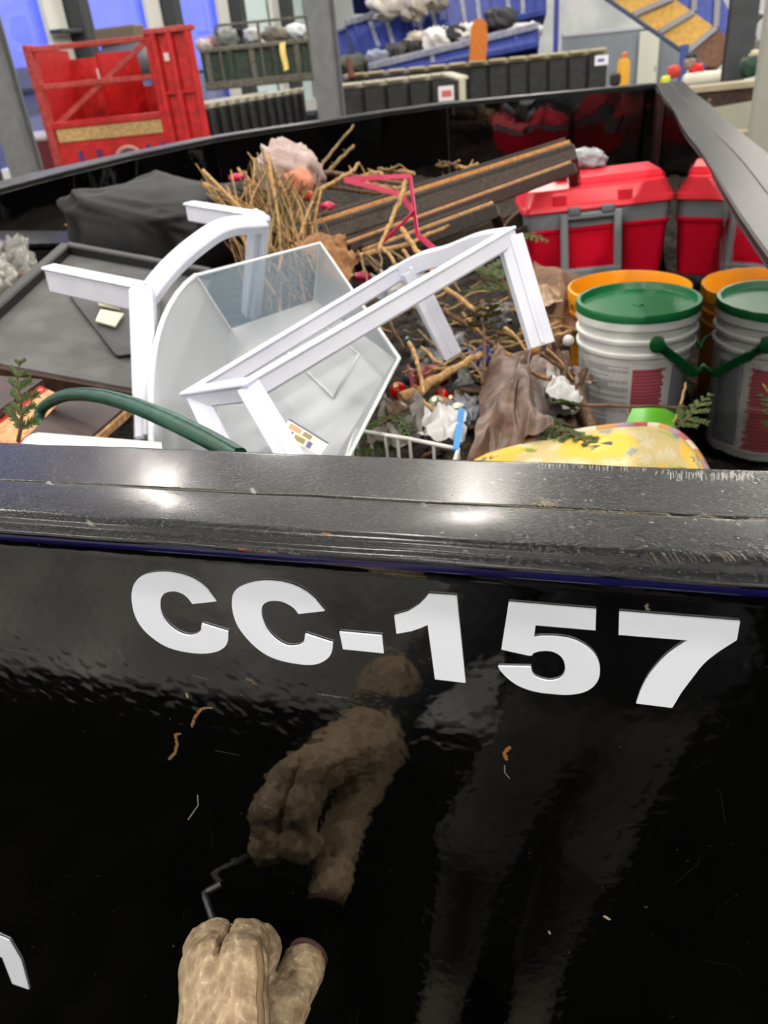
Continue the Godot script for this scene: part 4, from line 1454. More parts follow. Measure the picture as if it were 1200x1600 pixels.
	g.append([th1, th2, 0.0262, 0.0258, 0.008])
	g.append([wr, wr + Vector3(0.006, 0.0, 0.09), 0.037, 0.048, 0.02])
	var gn := FastNoiseLite.new()
	gn.seed = 5
	gn.frequency = 26.0
	gn.fractal_type = FastNoiseLite.FRACTAL_RIDGED
	gn.fractal_octaves = 2
	var sx0 := pz(354, 1460, 0.134).x
	var sx1 := pz(348, 1500, 0.168).x
	var fold := func(p: Vector3) -> float:
		var e := 0.0016 - 0.0030 * maxf(gn.get_noise_3dv(p), 0.0)
		var dx := absf(p.x - lerpf(sx0, sx1, (p.z - 0.120) / 0.055))
		var on := smoothstep(0.108, 0.122, p.z) * (1.0 - smoothstep(0.165, 0.185, p.z))
		return e + 0.011 * on * maxf(0.0, 1.0 - dx / 0.0045)
	var leather := mat(Color.WHITE, 0.75)
	var lt := noise_tex(Color(0.47, 0.39, 0.295), Color(0.63, 0.55, 0.44), 0.014, 6, 4)
	(lt.noise as FastNoiseLite).fractal_type = FastNoiseLite.FRACTAL_RIDGED
	lt.color_ramp.add_point(0.84, Color(0.70, 0.62, 0.49))
	lt.color_ramp.add_point(0.96, Color(0.84, 0.80, 0.70))
	leather.albedo_texture = lt
	leather.uv1_triplanar = true
	leather.uv1_scale = Vector3.ONE * 10.0
	leather.heightmap_enabled = true
	leather.heightmap_texture = grain
	leather.heightmap_scale = 0.10
	var glove := add_mesh("glove", smooth_body(g, 0.0034, 0.02, fold), leather, o)
	glove.set_meta("label", "worn tan leather work glove")
	# the welt along the side of the back
	st = begin()
	var wl := []
	var gv: PackedVector3Array = glove.mesh.surface_get_arrays(0)[Mesh.ARRAY_VERTEX]
	for q in [[404, 1462], [408, 1485], [410, 1510], [411, 1535], [410, 1560], [409, 1585], [412, 1610], [418, 1640]]:      # the seam lies on the leather
		var best := 9.0
		var hit := Vector3.ZERO
		for v in gv:
			var c := (v - cam_at) * cam_basis
			if Vector2(600 + FPX * c.x / -c.z - q[0], 800 - FPX * c.y / -c.z - q[1]).length() < 5.0 and -c.z < best:
				best = -c.z
				hit = v
		if best < 9.0:
			wl.append(hit + (cam_at - hit).normalized() * 0.0022)
	tube(st, curve(wl, 5), 0.0034, 8, 0.8)
	part("glove_seam", st, mat(Color(0.42, 0.33, 0.22), 0.8), glove)
	st = begin()
	var rg := []
	var ax := (th2 - th1).normalized()
	var sd := ax.cross(Vector3.UP).normalized()
	var ov := sd.cross(ax)
	var hemc := th2 + ax * 0.0175
	for i in 29:
		var a := TAU * i / 28
		rg.append(hemc + sd * cos(a) * 0.0200 + ov * sin(a) * 0.0200)
	tube(st, rg, 0.0038, 6)
	lathe(st, [Vector2(0.001, 0.006), Vector2(0.013, 0.004), Vector2(0.0205, -0.002)], 20, Transform3D(Basis(sd, ax, ov), hemc + ax * 0.004))
	part("glove_binding", st, mat(Color(0.22, 0.11, 0.085), 0.8), glove)
	rebase(o)

# ---------------------------------------------------------------- rubbish: the bed everything lies on
var heap_noise := FastNoiseLite.new()
func heap(x: float, z: float) -> float:       # height of the rubbish below the rail
	var h := -0.66 + 0.34 * smoothstep(0.7, 2.0, -x) * smoothstep(0.2, 1.4, -z) + 0.14 * smoothstep(2.6, 4.6, -z)
	return h + 0.05 * heap_noise.get_noise_2d(x, z)
func build_litter() -> void:
	heap_noise.seed = 31
	heap_noise.frequency = 1.8
	heap_noise.fractal_octaves = 4
	var st := begin()
	sheet(st, 110, 180, func(u, v):
		var z := lerpf(-0.02, -5.0, v)
		var left := -2.2 if z > -3.1 else lerpf(-2.15, -1.0, (-z - 3.1) / 1.9)
		var x := lerpf(left, 0.235, u)
		return Vector3(x, RAIL + heap(x, z) + 0.018 * sin(x * 61.0 + 3 * sin(z * 47.0)) * sin(z * 53.0), z), 0.05)
	var o := part("rubbish_litter", st, noisy(Color(0.035, 0.028, 0.022), Color(0.20, 0.14, 0.09), 0.06, 3.4, 0.9, 0.6, 4, Vector3.ONE, Color(0.30, 0.25, 0.19)))
	o.set_meta("kind", "stuff")
	tag(o, "dark mixed litter of scraps and bark filling the dumpster", "rubbish")

func build_containers() -> void:
	# red cooler
	var o := thing("cooler", "red hard cooler with grey band and grey swing handle by the right wall", "cooler")
	var red := mat(Color(0.86, 0.012, 0.17), 0.38)
	var lidm := mat(Color(0.95, 0.20, 0.26), 0.30)
	var grey := mat(Color(0.50, 0.52, 0.54), 0.42)
	var W := 0.585
	var D := 0.36
	var shell := func(y0: float, y1: float, w0: float, w1: float, d0: float, d1: float, r: float, m: Material, called: String) -> void:
		var s := begin()
		var rings := []
		for e in [[y0, w0, d0, 0.0], [y0, w0, d0, 1.0], [y1, w1, d1, 1.0], [y1, w1, d1, 0.0]]:
			var ring := []
			for k in 32:
				var a := TAU * k / 32
				var c := Vector2(cos(a), sin(a))
				var corner := Vector2(signf(c.x), signf(c.y))
				var inset: float = 0.006 if e[3] == 0.0 else 0.0
				var half := Vector2(e[1] / 2 - r, e[2] / 2 - r)
				var q := corner * half + c * (r - inset)
				var yy: float = e[0]
				if e[3] == 1.0:
					yy += 0.006 * (1 if e[0] == y0 else -1)
				ring.append(Vector3(q.x, yy, q.y))
			rings.append(ring)
		for j in 3:
			s.set_smooth_group(2 + j)
			for k in 32:
				quad_out(s, rings[j][k], rings[j][(k + 1) % 32], rings[j + 1][(k + 1) % 32], rings[j + 1][k], Vector3(0, (y0 + y1) / 2, 0))
		s.set_smooth_group(-1)
		for e in [0, 3]:
			for k in range(1, 31):
				tri_out(s, rings[e][0], rings[e][k], rings[e][k + 1], Vector3(0, (y0 + y1) / 2, 0))
		part(called, s, m, o)
	shell.call(0.0, 0.225, W - 0.06, W - 0.03, D - 0.06, D - 0.03, 0.035, red, "body")
	shell.call(0.205, 0.228, W - 0.02, W - 0.016, D - 0.02, D - 0.016, 0.035, red, "body_rim")
	shell.call(0.222, 0.298, W - 0.022, W - 0.016, D - 0.022, D - 0.016, 0.035, grey, "band")
	shell.call(0.290, 0.318, W + 0.012, W + 0.004, D + 0.012, D + 0.004, 0.04, lidm, "lid_edge")
	shell.call(0.310, 0.372, W - 0.002, W - 0.05, D - 0.002, D - 0.04, 0.045, lidm, "lid")
	var st := begin()
	block(st, Transform3D(Basis(), Vector3(0.10, 0.372, -0.02)), Vector3(0.34, 0.05, 0.25), 0.018)
	part("lid_top", st, lidm, o)
	for sx in [-0.15, 0.10]:
		st = begin()
		block(st, Transform3D(Basis(Vector3.RIGHT, 0.2), Vector3(sx, 0.335, D / 2 - 0.004)), Vector3(0.055, 0.05, 0.02), 0.006)
		part("lid_tab", st, lidm, o)
	st = begin()
	block(st, Transform3D(Basis(), Vector3(-0.115, 0.385, -0.08)), Vector3(0.05, 0.035, 0.08), 0.008)
	part("lid_hinge", st, mat(Color(0.55, 0.09, 0.08), 0.5), o)
	# swing handle on the front
	var hx := -0.032
	var hw := 0.104
	var fz := D / 2 + 0.012
	for s in [-1, 1]:
		st = begin()
		bar(st, Vector3(hx + s * hw, 0.285, fz), Vector3(hx + s * hw, 0.05, fz + 0.03), 0.028, 0.03, 0.005, Vector3.BACK)
		part("handle_arm", st, grey, o)
		st = begin()
		block(st, Transform3D(Basis(), Vector3(hx + s * hw * 0.62, 0.292, fz)), Vector3(0.05, 0.03, 0.035), 0.006)
		part("handle_hinge", st, mat(Color(0.42, 0.44, 0.46), 0.4), o)
	st = begin()
	bar(st, Vector3(hx - hw - 0.015, 0.058, fz + 0.029), Vector3(hx + hw + 0.015, 0.058, fz + 0.029), 0.038, 0.032, 0.007)
	part("handle_grip", st, grey, o)
	st = begin()
	bar(st, Vector3(hx - hw, 0.272, fz), Vector3(hx + hw, 0.272, fz), 0.022, 0.022, 0.004)
	part("handle_bar", st, grey, o)
	o.transform = Transform3D(Basis(Vector3.UP, 0.19) * Basis(Vector3.FORWARD, -0.03), Vector3(-0.062, RAIL - 0.575, -2.98))
	# pails
	pail("pail", "white plastic pail with green lid, green handle and printed label by the right wall", ph(997, 470, -0.268), 0.151, Color(0.84, 0.85, 0.84), Color(0.05, 0.38, 0.20), true)
	pail("pail", "yellow open plastic pail standing right behind the green lidded pail", pd(983, 446, 2.22), 0.172, Color(0.92, 0.60, 0.05), Color.BLACK, false)
	# white storage cart: two loose frames and a clear drawer
	var white := noisy(Color(0.79, 0.80, 0.86), Color(0.83, 0.84, 0.89), 0.02, 1.5, 0.42)
	var f := thing("cart_frame", "white plastic frame with curved front rail standing beside the grey picture back", "plastic frame", "")
	var J := pd(226, 470, 1.52)
	var J2 := pd(408, 350, 1.80)
	var arch := curve([J, pd(262, 424, 1.57), pd(306, 384, 1.63), pd(352, 356, 1.70), J2], 7)
	var camdir := (cam_basis * Vector3(0.0, 0.15, 1)).normalized()
	st = begin()
	ribbon(st, arch, 0.026, 0.040, camdir)
	part("front_rail", st, white, f)
	var stub1 := pd(80, 436, 1.66)
	var stub2 := pd(297, 331, 1.96)
	for q in [[J + Vector3(0, 0.004, 0), stub1, 0.052], [J2, stub2, 0.042]]:
		st = begin()
		bar(st, q[0], q[1], q[2], 0.026, 0.004)
		bar(st, q[0] + Vector3(0, 0.5 * q[2], 0), q[1] + Vector3(0, 0.5 * q[2], 0), 0.007, 0.036, 0.003)
		part("leg", st, white, f)
	for q in [[J, pd(233, 690, 1.36)], [J2, pd(392, 490, 2.08)]]:
		st = begin()
		bar(st, q[0] + Vector3(0, 0.02, 0), q[1], 0.032, 0.045, 0.004, camdir)
		bar(st, q[0], q[1], 0.044, 0.010, 0.002, camdir)
		part("leg", st, white, f)
	rebase(f)
	f = thing("cart_frame", "white plastic frame with four channel legs lying across the clear drawer", "plastic frame", "")
	var K1 := pd(302, 622, 1.32)
	var K2 := pd(392, 610, 1.16)
	var K3 := pd(796, 372, 1.44)
	var K4 := pd(622, 428, 1.62)
	var K5 := pd(700, 398, 1.54)
	var up := ((K2 - K1).cross(K3 - K2)).normalized()
	if up.y < 0:
		up = -up
	for q in [[K1, K4, "side_rail"], [K2, K3, "side_rail"], [K1, K2, "end_rail"]]:
		st = begin()
		var dd: Vector3 = (q[1] - q[0]).normalized() * 0.012
		bar(st, q[0] - dd, q[1] + dd, 0.032, 0.022, 0.004, up)
		bar(st, q[0] - dd + up * 0.014, q[1] + dd + up * 0.014, 0.006, 0.030, 0.002, up)
		part(q[2], st, white, f)
	st = begin()
	var ar := curve([K4, pd(662, 408, 1.58), K5, pd(750, 379, 1.48), K3], 5)
	ribbon(st, ar, 0.036, 0.024, up)
	part("end_rail", st, white, f)
	for q in [[K1 + Vector3(0.01, 0, 0), pd(365, 735, 1.16), 0.034], [K2, pd(462, 728, 1.05), 0.036], [K3, pd(846, 541, 1.45), 0.046], [K4 + (K3 - K4) * 0.12, pd(706, 556, 1.68), 0.040]]:
		st = begin()
		channel(st, q[0], q[1], 0.026, q[2], 0.004, camdir)
		bar(st, q[0] + camdir * 0.013, q[1] + camdir * 0.013, 0.006, q[2] * 0.22, 0.002, camdir)
		part("leg", st, white, f)
	rebase(f)
	# clear drawer
	var clear := mat(Color(0.74, 0.82, 0.88, 0.28), 0.3)
	clear.transparency = BaseMaterial3D.TRANSPARENCY_ALPHA
	var clear2 := mat(Color(0.80, 0.82, 0.84, 0.48), 0.32)
	clear2.transparency = BaseMaterial3D.TRANSPARENCY_ALPHA
	var edge := mat(Color(0.88, 0.90, 0.91, 0.9), 0.3)
	edge.transparency = BaseMaterial3D.TRANSPARENCY_ALPHA
	var dr := thing("drawer", "clear plastic storage drawer with curved front lying between the white frames", "drawer")
	var A := pd(306, 430, 1.62)
	var B := pd(500, 380, 1.84)
	var C := pd(624, 560, 1.62)
	var Dd := pd(540, 722, 1.30)
	var E := pd(236, 700, 1.24)
	var A2 := pd(360, 515, 1.82)
	var B2 := pd(491, 470, 1.98)
	var C2 := pd(618, 562, 1.74)
	var D2 := pd(520, 724, 1.46)
	var E2 := pd(330, 715, 1.46)
	for q in [[A, B, B2, A2, "rear_wall", clear], [B, C, C2, B2, "side_wall", clear2], [C, Dd, D2, C2, "side_wall", clear2]]:
		st = begin()
		slab(st, [q[0], q[1], q[2], q[3]], 0.0025)
		part(q[4], st, q[5], dr)
	st = begin()
	slab(st, [A2, B2, C2, D2], 0.0025)
	slab(st, [A2, D2, E2, E2.lerp(A2, 0.02)], 0.0025)
	var fl := part("base", st, clear2, dr)
	st = begin()      # raised rectangle on the base
	var emb := []
	for q in [[0.30, 0.30], [0.80, 0.26], [0.80, 0.74], [0.34, 0.80], [0.30, 0.30]]:
		emb.append(bilin([A2, B2, C2, D2], q[0], q[1]) + Vector3(0, 0.007, 0.004))
	tube(st, emb, 0.004, 6, 0.6)
	part("base_ridge", st, edge, fl)
	st = begin()      # bowed drawer front
	var bow := (cam_basis * Vector3(-0.9, 0.2, 0.3)).normalized()
	sheet(st, 16, 4, func(u, v):
		var p0 := A.lerp(E, u) + bow * 0.036 * sin(PI * pow(u, 0.8))
		var p1 := A2.lerp(E2, u)
		return p0.lerp(p1, v), 0.003)
	part("drawer_front", st, clear2, dr)
	st = begin()
	var rim := []
	for i in 13:
		var u := i / 12.0
		rim.append(A.lerp(E, u) + bow * 0.038 * sin(PI * pow(u, 0.8)))
	tube(st, rim, 0.0055, 6)
	part("front_edge", st, edge, dr)
	st = begin()
	tube(st, [A, B, C, Dd], 0.004, 6)
	part("rim", st, edge, dr)
	for q in [[A, A2], [B, B2]]:
		st = begin()
		tube(st, [q[0], q[1]], 0.0035, 6)
		part("corner_edge", st, edge, dr)
	rebase(dr)
	# small glint handle moulding on the front
	# printed card at the drawer's foot
	var im := Image.create(128, 96, false, Image.FORMAT_RGB8)
	im.fill(Color(0.86, 0.84, 0.78))
	im.fill_rect(Rect2i(0, 0, 128, 10), Color(0.16, 0.18, 0.40))
	im.fill_rect(Rect2i(10, 18, 40, 30), Color(0.75, 0.58, 0.42))
	im.fill_rect(Rect2i(56, 18, 26, 30), Color(0.55, 0.50, 0.30))
	im.fill_rect(Rect2i(12, 54, 20, 34), Color(0.20, 0.22, 0.48))
	im.fill_rect(Rect2i(38, 58, 34, 26), Color(0.58, 0.52, 0.28))
	im.fill_rect(Rect2i(80, 56, 14, 34), Color(0.32, 0.35, 0.60))
	im.fill_rect(Rect2i(100, 20, 22, 60), Color(0.92, 0.92, 0.90))
	var cm := mat(Color.WHITE, 0.5)
	cm.albedo_texture = pic(im)
	st = begin()
	quad_uv(st, [pd(452, 654, 1.30), pd(514, 692, 1.27), pd(500, 712, 1.24), pd(438, 680, 1.27)], [Vector2(0, 0), Vector2(1, 0), Vector2(1, 1), Vector2(0, 1)])
	var card := solo("label_card", st, cm, "small printed card stuck at the foot of the clear drawer", "card")
	# small wire basket
	var wb := thing("wire_basket", "white wire basket corner poking up behind the front rail", "basket")
	var wm := mat(Color(0.82, 0.82, 0.80), 0.4)
	var rimp := [pd(556, 672, 1.50), pd(602, 680, 1.46), pd(640, 686, 1.44), pd(716, 702, 1.40), pd(704, 740, 1.22), pd(540, 716, 1.3), pd(556, 672, 1.50)]
	st = begin()
	for i in 6:
		tube(st, [rimp[i], rimp[i + 1]], 0.004, 6)
	part("rim", st, wm, wb)
	var low := []
	for p in rimp:
		low.append(p + Vector3(0, -0.075, 0.0))
	st = begin()
	for i in 6:
		tube(st, [low[i], low[i + 1]], 0.004, 6)
	part("base_ring", st, wm, wb)
	for i in 6:
		for k in 2:
			st = begin()
			tube(st, [rimp[i].lerp(rimp[i + 1], k / 2.0), low[i].lerp(low[i + 1], k / 2.0)], 0.0034, 5)
			part("wire", st, wm, wb)
	rebase(wb)

func pail(called: String, label: String, at: Vector3, r: float, body: Color, lid: Color, closed: bool) -> void:
	var o := thing(called, label, "bucket")
	var h := 0.37
	o.position = at - Vector3(0, h, 0)
	var st := begin()
	var pr := [Vector2(0.001, 0.0), Vector2(r * 0.85, 0.0), Vector2(r * 0.86, 0.004), Vector2(r * 0.925, h - 0.105), Vector2(r * 0.965, h - 0.1), Vector2(r * 0.97, h - 0.092), Vector2(r * 0.93, h - 0.088), Vector2(r * 0.935, h - 0.07), Vector2(r * 0.975, h - 0.066), Vector2(r * 0.98, h - 0.058), Vector2(r * 0.94, h - 0.054), Vector2(r * 0.945, h - 0.036), Vector2(r * 0.985, h - 0.032), Vector2(r * 0.99, h - 0.012), Vector2(r * 0.985, h - 0.006)]
	if not closed:
		pr += [Vector2(r * 0.985, h), Vector2(r * 0.95, h + 0.002), Vector2(r * 0.935, h - 0.004), Vector2(r * 0.91, h - 0.09), Vector2(r * 0.84, 0.01), Vector2(0.001, 0.01)]
	lathe(st, pr, 48, Transform3D())
	part("body", st, mat(body, 0.38), o)
	if not closed:
		return
	st = begin()
	lathe(st, [Vector2(r * 1.0, h - 0.012), Vector2(r * 1.005, h + 0.002), Vector2(r * 0.985, h + 0.008), Vector2(r * 0.93, h + 0.008), Vector2(r * 0.915, h + 0.004), Vector2(r * 0.905, h - 0.006), Vector2(r * 0.89, h - 0.009), Vector2(r * 0.1, h - 0.009), Vector2(r * 0.09, h - 0.006), Vector2(0.001, h - 0.006)], 48, Transform3D())
	part("lid", st, mat(lid, 0.3), o)
	# label wrapped round the front
	var im := Image.create(512, 320, false, Image.FORMAT_RGB8)
	im.fill(Color(0.80, 0.80, 0.79))
	var lr := RandomNumberGenerator.new()
	lr.seed = 4
	var y := 14
	while y < 300:
		if lr.randf() < 0.12:
			y += 10
			continue
		var x := 18
		var end := 205 if lr.randf() < 0.8 else 120
		while x < end:
			var w := lr.randi_range(4, 16)
			im.fill_rect(Rect2i(x, y, mini(w, end - x), 3), Color(0.40, 0.41, 0.42))
			x += w + 3
		y += 6
	im.fill_rect(Rect2i(218, 22, 150, 290), Color(0.66, 0.30, 0.34))
	for yy in range(30, 305, 6):
		if yy > 150 and yy < 168:
			continue
		var x := 226
		while x < 360:
			var w := lr.randi_range(4, 14)
			im.fill_rect(Rect2i(x, yy, mini(w, 362 - x), 3), Color(0.55, 0.20, 0.25) if yy % 4 else Color(0.74, 0.46, 0.48))
			x += w + 3
	im.fill_rect(Rect2i(222, 152, 140, 10), Color(0.74, 0.52, 0.53))
	im.fill_rect(Rect2i(352, 22, 16, 290), Color(0.80, 0.79, 0.78))
	for yy in range(30, 300, 7):
		im.fill_rect(Rect2i(350 - lr.randi_range(0, 14), yy, 20, 7), Color(0.80, 0.79, 0.78))
	im.fill_rect(Rect2i(384, 20, 120, 290), Color(0.46, 0.48, 0.50))
	for yy in range(30, 300, 7):
		im.fill_rect(Rect2i(390, yy, lr.randi_range(40, 105), 3), Color(0.64, 0.65, 0.66))
	var lm := mat(Color.WHITE, 0.4)
	lm.albedo_texture = pic(im)
	st = begin()
	var a0 := 2.55
	var a1 := 0.35
	st.set_smooth_group(1)
	sheet(st, 30, 1, func(u, v):
		var a := lerpf(a0, a1, u)
		var rr := lerpf(r * 0.922, r * 0.868, v) + 0.0012
		return Vector3(cos(a) * rr, lerpf(h - 0.112, 0.02, v), sin(a) * rr))
	part("label_sheet", st, lm, o)
	# green bail, hanging to the right, over its boss
	var gm := mat(Color(0.01, 0.30, 0.14), 0.35)
	var hb := Vector3(0.045, h - 0.062, r * 0.97)
	st = begin()
	bar(st, hb, Vector3(r * 0.95, h - 0.155, r * 0.62), 0.022, 0.008, 0.003, Vector3(0.5, 0.8, 0))
	part("handle", st, gm, o)
	st = begin()
	tube(st, [Vector3(r * 0.95, h - 0.155, r * 0.62), Vector3(r * 1.22, h - 0.15, 0.0), Vector3(r * 1.02, h - 0.13, -r * 0.6), Vector3(0.0, h - 0.062, -r)], 0.006, 6)
	part("handle", st, gm, o)
	st = begin()
	lathe(st, [Vector2(0.001, 0.012), Vector2(0.008, 0.012), Vector2(0.018, 0.009), Vector2(0.018, -0.01)], 16, Transform3D(Basis(Vector3.RIGHT, PI / 2), hb))
	part("handle_boss", st, gm, o)

func wood_frame(o: Node3D, a: Vector3, b: Vector3, down: Vector3, rail_w: float, mats: Array, beads: bool) -> void:   # a moulded frame; a-b is its near rail, "down" runs to the far rail
	var up := (cam_basis * Vector3(0.0, 1.0, 0.1)).normalized()
	up = (up - (b - a).normalized() * up.dot((b - a).normalized())).normalized()
	var ln := (b - a).normalized()
	var face := ln.cross(up).normalized()
	if face.z < 0:
		face = -face
	for k in 2:
		var off := down * float(k)
		var st := begin()
		bar(st, a + off, b + off, rail_w, 0.035, 0.004, up)
		var r := part("rail", st, mats[0], o)
		if k == 0:
			st = begin()
			bar(st, a + up * rail_w * 0.52 - face * 0.006, b + up * rail_w * 0.52 - face * 0.006, rail_w * 0.34, 0.03, 0.003, up)
			part("gilt_edge", st, mats[1], r)
			st = begin()
			bar(st, a + up * rail_w * 0.80 - face * 0.02, b + up * rail_w * 0.80 - face * 0.02, rail_w * 0.22, 0.025, 0.003, up)
			part("outer_moulding", st, mats[2], r)
			if beads:
				st = begin()
				var n := int(a.distance_to(b) / 0.014)
				for i in n:
					var p := a.lerp(b, (i + 0.5) / n) + up * rail_w * 0.28 + face * 0.018
					block(st, Transform3D(Basis(ln, up, ln.cross(up)), p), Vector3(0.008, 0.012, 0.006), 0.002)
				var bd := part("bead_row", st, mats[2], r)
				bd.set_meta("kind", "stuff")
	for e in [a, b]:
		var st := begin()
		bar(st, e, e + down, rail_w, 0.035, 0.004, up)
		part("rail", st, mats[0], o)

func build_frames_and_boards() -> void:
	var dark := noisy(Color(0.10, 0.075, 0.06), Color(0.20, 0.16, 0.13), 0.04, 4.0, 0.5)
	var grey := noisy(Color(0.17, 0.135, 0.11), Color(0.30, 0.25, 0.20), 0.05, 6.0, 0.55, 0.1)
	var gold := noisy(Color(0.62, 0.38, 0.14), Color(0.80, 0.55, 0.26), 0.05, 5.0, 0.42)
	var tanw := noisy(Color(0.60, 0.42, 0.24), Color(0.76, 0.58, 0.36), 0.04, 5.0, 0.6)
	var brown := noisy(Color(0.14, 0.05, 0.035), Color(0.22, 0.09, 0.06), 0.03, 3.0, 0.5)
	var o := thing("framed_picture", "large ornate dark frame with gilt edge and beaded moulding, topmost of the frames", "picture frame")
	wood_frame(o, pd(482, 372, 2.55), pd(893, 238, 3.05), Vector3(0.02, -0.22, -0.30), 0.066, [grey, gold, dark], true)
	rebase(o)
	o = thing("framed_picture", "dark red brown frame with a bare tan edge just under the ornate frame", "picture frame")
	wood_frame(o, pd(545, 392, 2.50), pd(893, 264, 3.0), Vector3(0.02, -0.2, -0.26), 0.045, [brown, tanw, brown], false)
	rebase(o)
	o = thing("framed_picture", "dark wooden frame with tan top edge, lowest of the stacked frames", "picture frame")
	wood_frame(o, pd(575, 404, 2.46), pd(772, 330, 2.75), Vector3(0.02, -0.2, -0.26), 0.05, [dark, tanw, dark], false)
	rebase(o)
	# the back of a framed picture with its easel flap
	o = thing("framed_picture", "grey backed picture frame with black rim and folded easel flap lying at left", "picture frame")
	var TL := pd(106, 398, 2.25)
	var TR := pd(330, 440, 2.15)
	var BR := pd(262, 622, 1.52)
	var BL := pd(-70, 560, 1.70)
	var nrm := (TR - TL).cross(BL - TL).normalized()
	if nrm.y < 0:
		nrm = -nrm
	var br := ray(262, 622)
	BR = cam_at + br * ((TL - cam_at).dot(nrm) / br.dot(nrm))
	var st := begin()
	slab(st, [TL, TR, BR, BL], 0.008)
	part("backing_board", st, noisy(Color(0.30, 0.30, 0.30), Color(0.36, 0.36, 0.36), 0.02, 1.5, 0.85), o)
	var blk := noisy(Color(0.05, 0.05, 0.055), Color(0.09, 0.09, 0.095), 0.03, 2.0, 0.55)
	for q in [[TL, TR], [TL, BL]]:
		st = begin()
		bar(st, q[0] + nrm * 0.012, q[1] + nrm * 0.012, 0.045, 0.03, 0.004, nrm)
		part("rim", st, blk, o)
	st = begin()
	bar(st, BL - nrm * 0.014, BR - nrm * 0.014, 0.036, 0.02, 0.003, nrm)
	part("rim", st, noisy(Color(0.18, 0.10, 0.065), Color(0.27, 0.16, 0.10), 0.03, 3.0, 0.6), o)
	var inb := func(px: float, py: float, lift: float) -> Vector3:      # a point on the backing board
		var r := ray(px, py)
		return cam_at + r * ((TL - cam_at).dot(nrm) / r.dot(nrm)) + nrm * lift
	st = begin()
	slab(st, [inb.call(112, 470, 0.013), inb.call(252, 470, 0.013), inb.call(250, 556, 0.013), inb.call(186, 566, 0.013)], 0.004)
	var flap := part("easel_flap", st, noisy(Color(0.25, 0.25, 0.255), Color(0.30, 0.30, 0.30), 0.02, 1.5, 0.8), o)
	st = begin()
	for q in [[112, 470, 186, 566], [186, 566, 250, 556]]:
		bar(st, inb.call(q[0], q[1], 0.015), inb.call(q[2], q[3], 0.015), 0.006, 0.008, 0.001, nrm)
	part("flap_edge", st, blk, flap)
	var ivory := mat(Color(0.74, 0.74, 0.62), 0.35)
	st = begin()
	slab(st, [inb.call(158, 484, 0.024), inb.call(188, 492, 0.024), inb.call(190, 499, 0.024), inb.call(156, 493, 0.024)], 0.006)
	part("hanger_clip", st, ivory, o)
	st = begin()
	slab(st, [inb.call(160, 500, 0.024), inb.call(196, 507, 0.024), inb.call(183, 527, 0.024), inb.call(152, 518, 0.024)], 0.004)
	part("hanger_tab", st, ivory, o)
	rebase(o)
	# patterned textile board with brown boards at its sides
	var im := Image.create(256, 256, false, Image.FORMAT_RGB8)
	im.fill(Color(0.76, 0.58, 0.40))
	var r3 := RandomNumberGenerator.new()
	r3.seed = 12
	for i in 160:
		dab(im, r3.randf() * 256, r3.randf_range(62, 194), r3.randf_range(4, 10), Color(0.80, 0.44, 0.28) if i % 2 else Color(0.84, 0.68, 0.50), 0.7)
	for band in [28, 228]:
		im.fill_rect(Rect2i(0, band - 28, 256, 56), Color(0.62, 0.07, 0.06))
		for i in 9:
			dab(im, 14 + i * 28, band, 11, Color(0.80, 0.60, 0.42), 0.9)
	var pm := mat(Color.WHITE, 0.85)
	pm.albedo_texture = pic(im)
	o = thing("patterned_board", "red bordered beige patterned textile board under the picture back at far left", "board")
	st = begin()
	sheet(st, 1, 1, func(u, v): return bilin([pd(62, 602, 1.52), pd(128, 634, 1.42), pd(-10, 742, 1.22), pd(-110, 720, 1.30)], v, u), 0.01)
	part("textile", st, pm, o)
	rebase(o)
	var mauve := noisy(Color(0.19, 0.135, 0.13), Color(0.25, 0.18, 0.17), 0.02, 2.0, 0.6)
	o = thing("brown_board", "brown board at the left edge between the picture back and patterned board", "board")
	st = begin()
	slab(st, [pd(-60, 590, 1.62), pd(70, 602, 1.54), pd(0, 652, 1.40), pd(-120, 700, 1.32)], 0.012)
	part("board", st, mauve, o)
	rebase(o)
	o = thing("brown_board", "brown board with a tan edge below the green hose loop", "board")
	st = begin()
	slab(st, [pd(105, 628, 1.42), pd(208, 636, 1.38), pd(146, 692, 1.25), pd(40, 700, 1.26)], 0.012)
	part("board", st, mauve, o)
	st = begin()
	bar(st, pd(208, 638, 1.378), pd(146, 692, 1.25), 0.016, 0.008, 0.002)
	part("edge_strip", st, tanw, o)
	rebase(o)
	# white plastic tub edge
	st = begin()
	sheet(st, 14, 3, func(u, v):
		return bilin([pd(60, 690, 1.18), pd(252, 706, 1.12), pd(258, 722, 1.06), pd(36, 708, 1.12)], u, v) + Vector3(0, 0.004 * sin(v * PI), 0), 0.014)
	solo("white_tub", st, mat(Color(0.80, 0.80, 0.77), 0.4), "white plastic tub edge just behind the front rail at left", "tub")
	# black box with a shiny lid by the left wall
	o = thing("black_box", "low black box with a shiny dusty lid by the left wall", "box")
	st = begin()
	var q0 := [pd(-70, 366, 2.72), pd(142, 366, 3.02), pd(146, 384, 2.86), pd(-80, 390, 2.52)]
	slab(st, q0, 0.012)
	part("lid", st, noisy(Color(0.06, 0.06, 0.06), Color(0.16, 0.15, 0.15), 0.04, 3.0, 0.2), o)
	st = begin()
	var qi := []
	var c4: Vector3 = (q0[0] + q0[1] + q0[2] + q0[3]) / 4.0
	for p in q0:
		qi.append(c4 + (p - c4) * 0.95 - Vector3(0, 0.012, 0))
	for i in 4:
		var p: Vector3 = qi[i]
		var n: Vector3 = qi[(i + 1) % 4]
		slab(st, [p, n, n - Vector3(0, 0.10, 0), p - Vector3(0, 0.10, 0)], 0.006)
	part("body", st, mat(Color(0.02, 0.02, 0.02), 0.4), o)
	rebase(o)

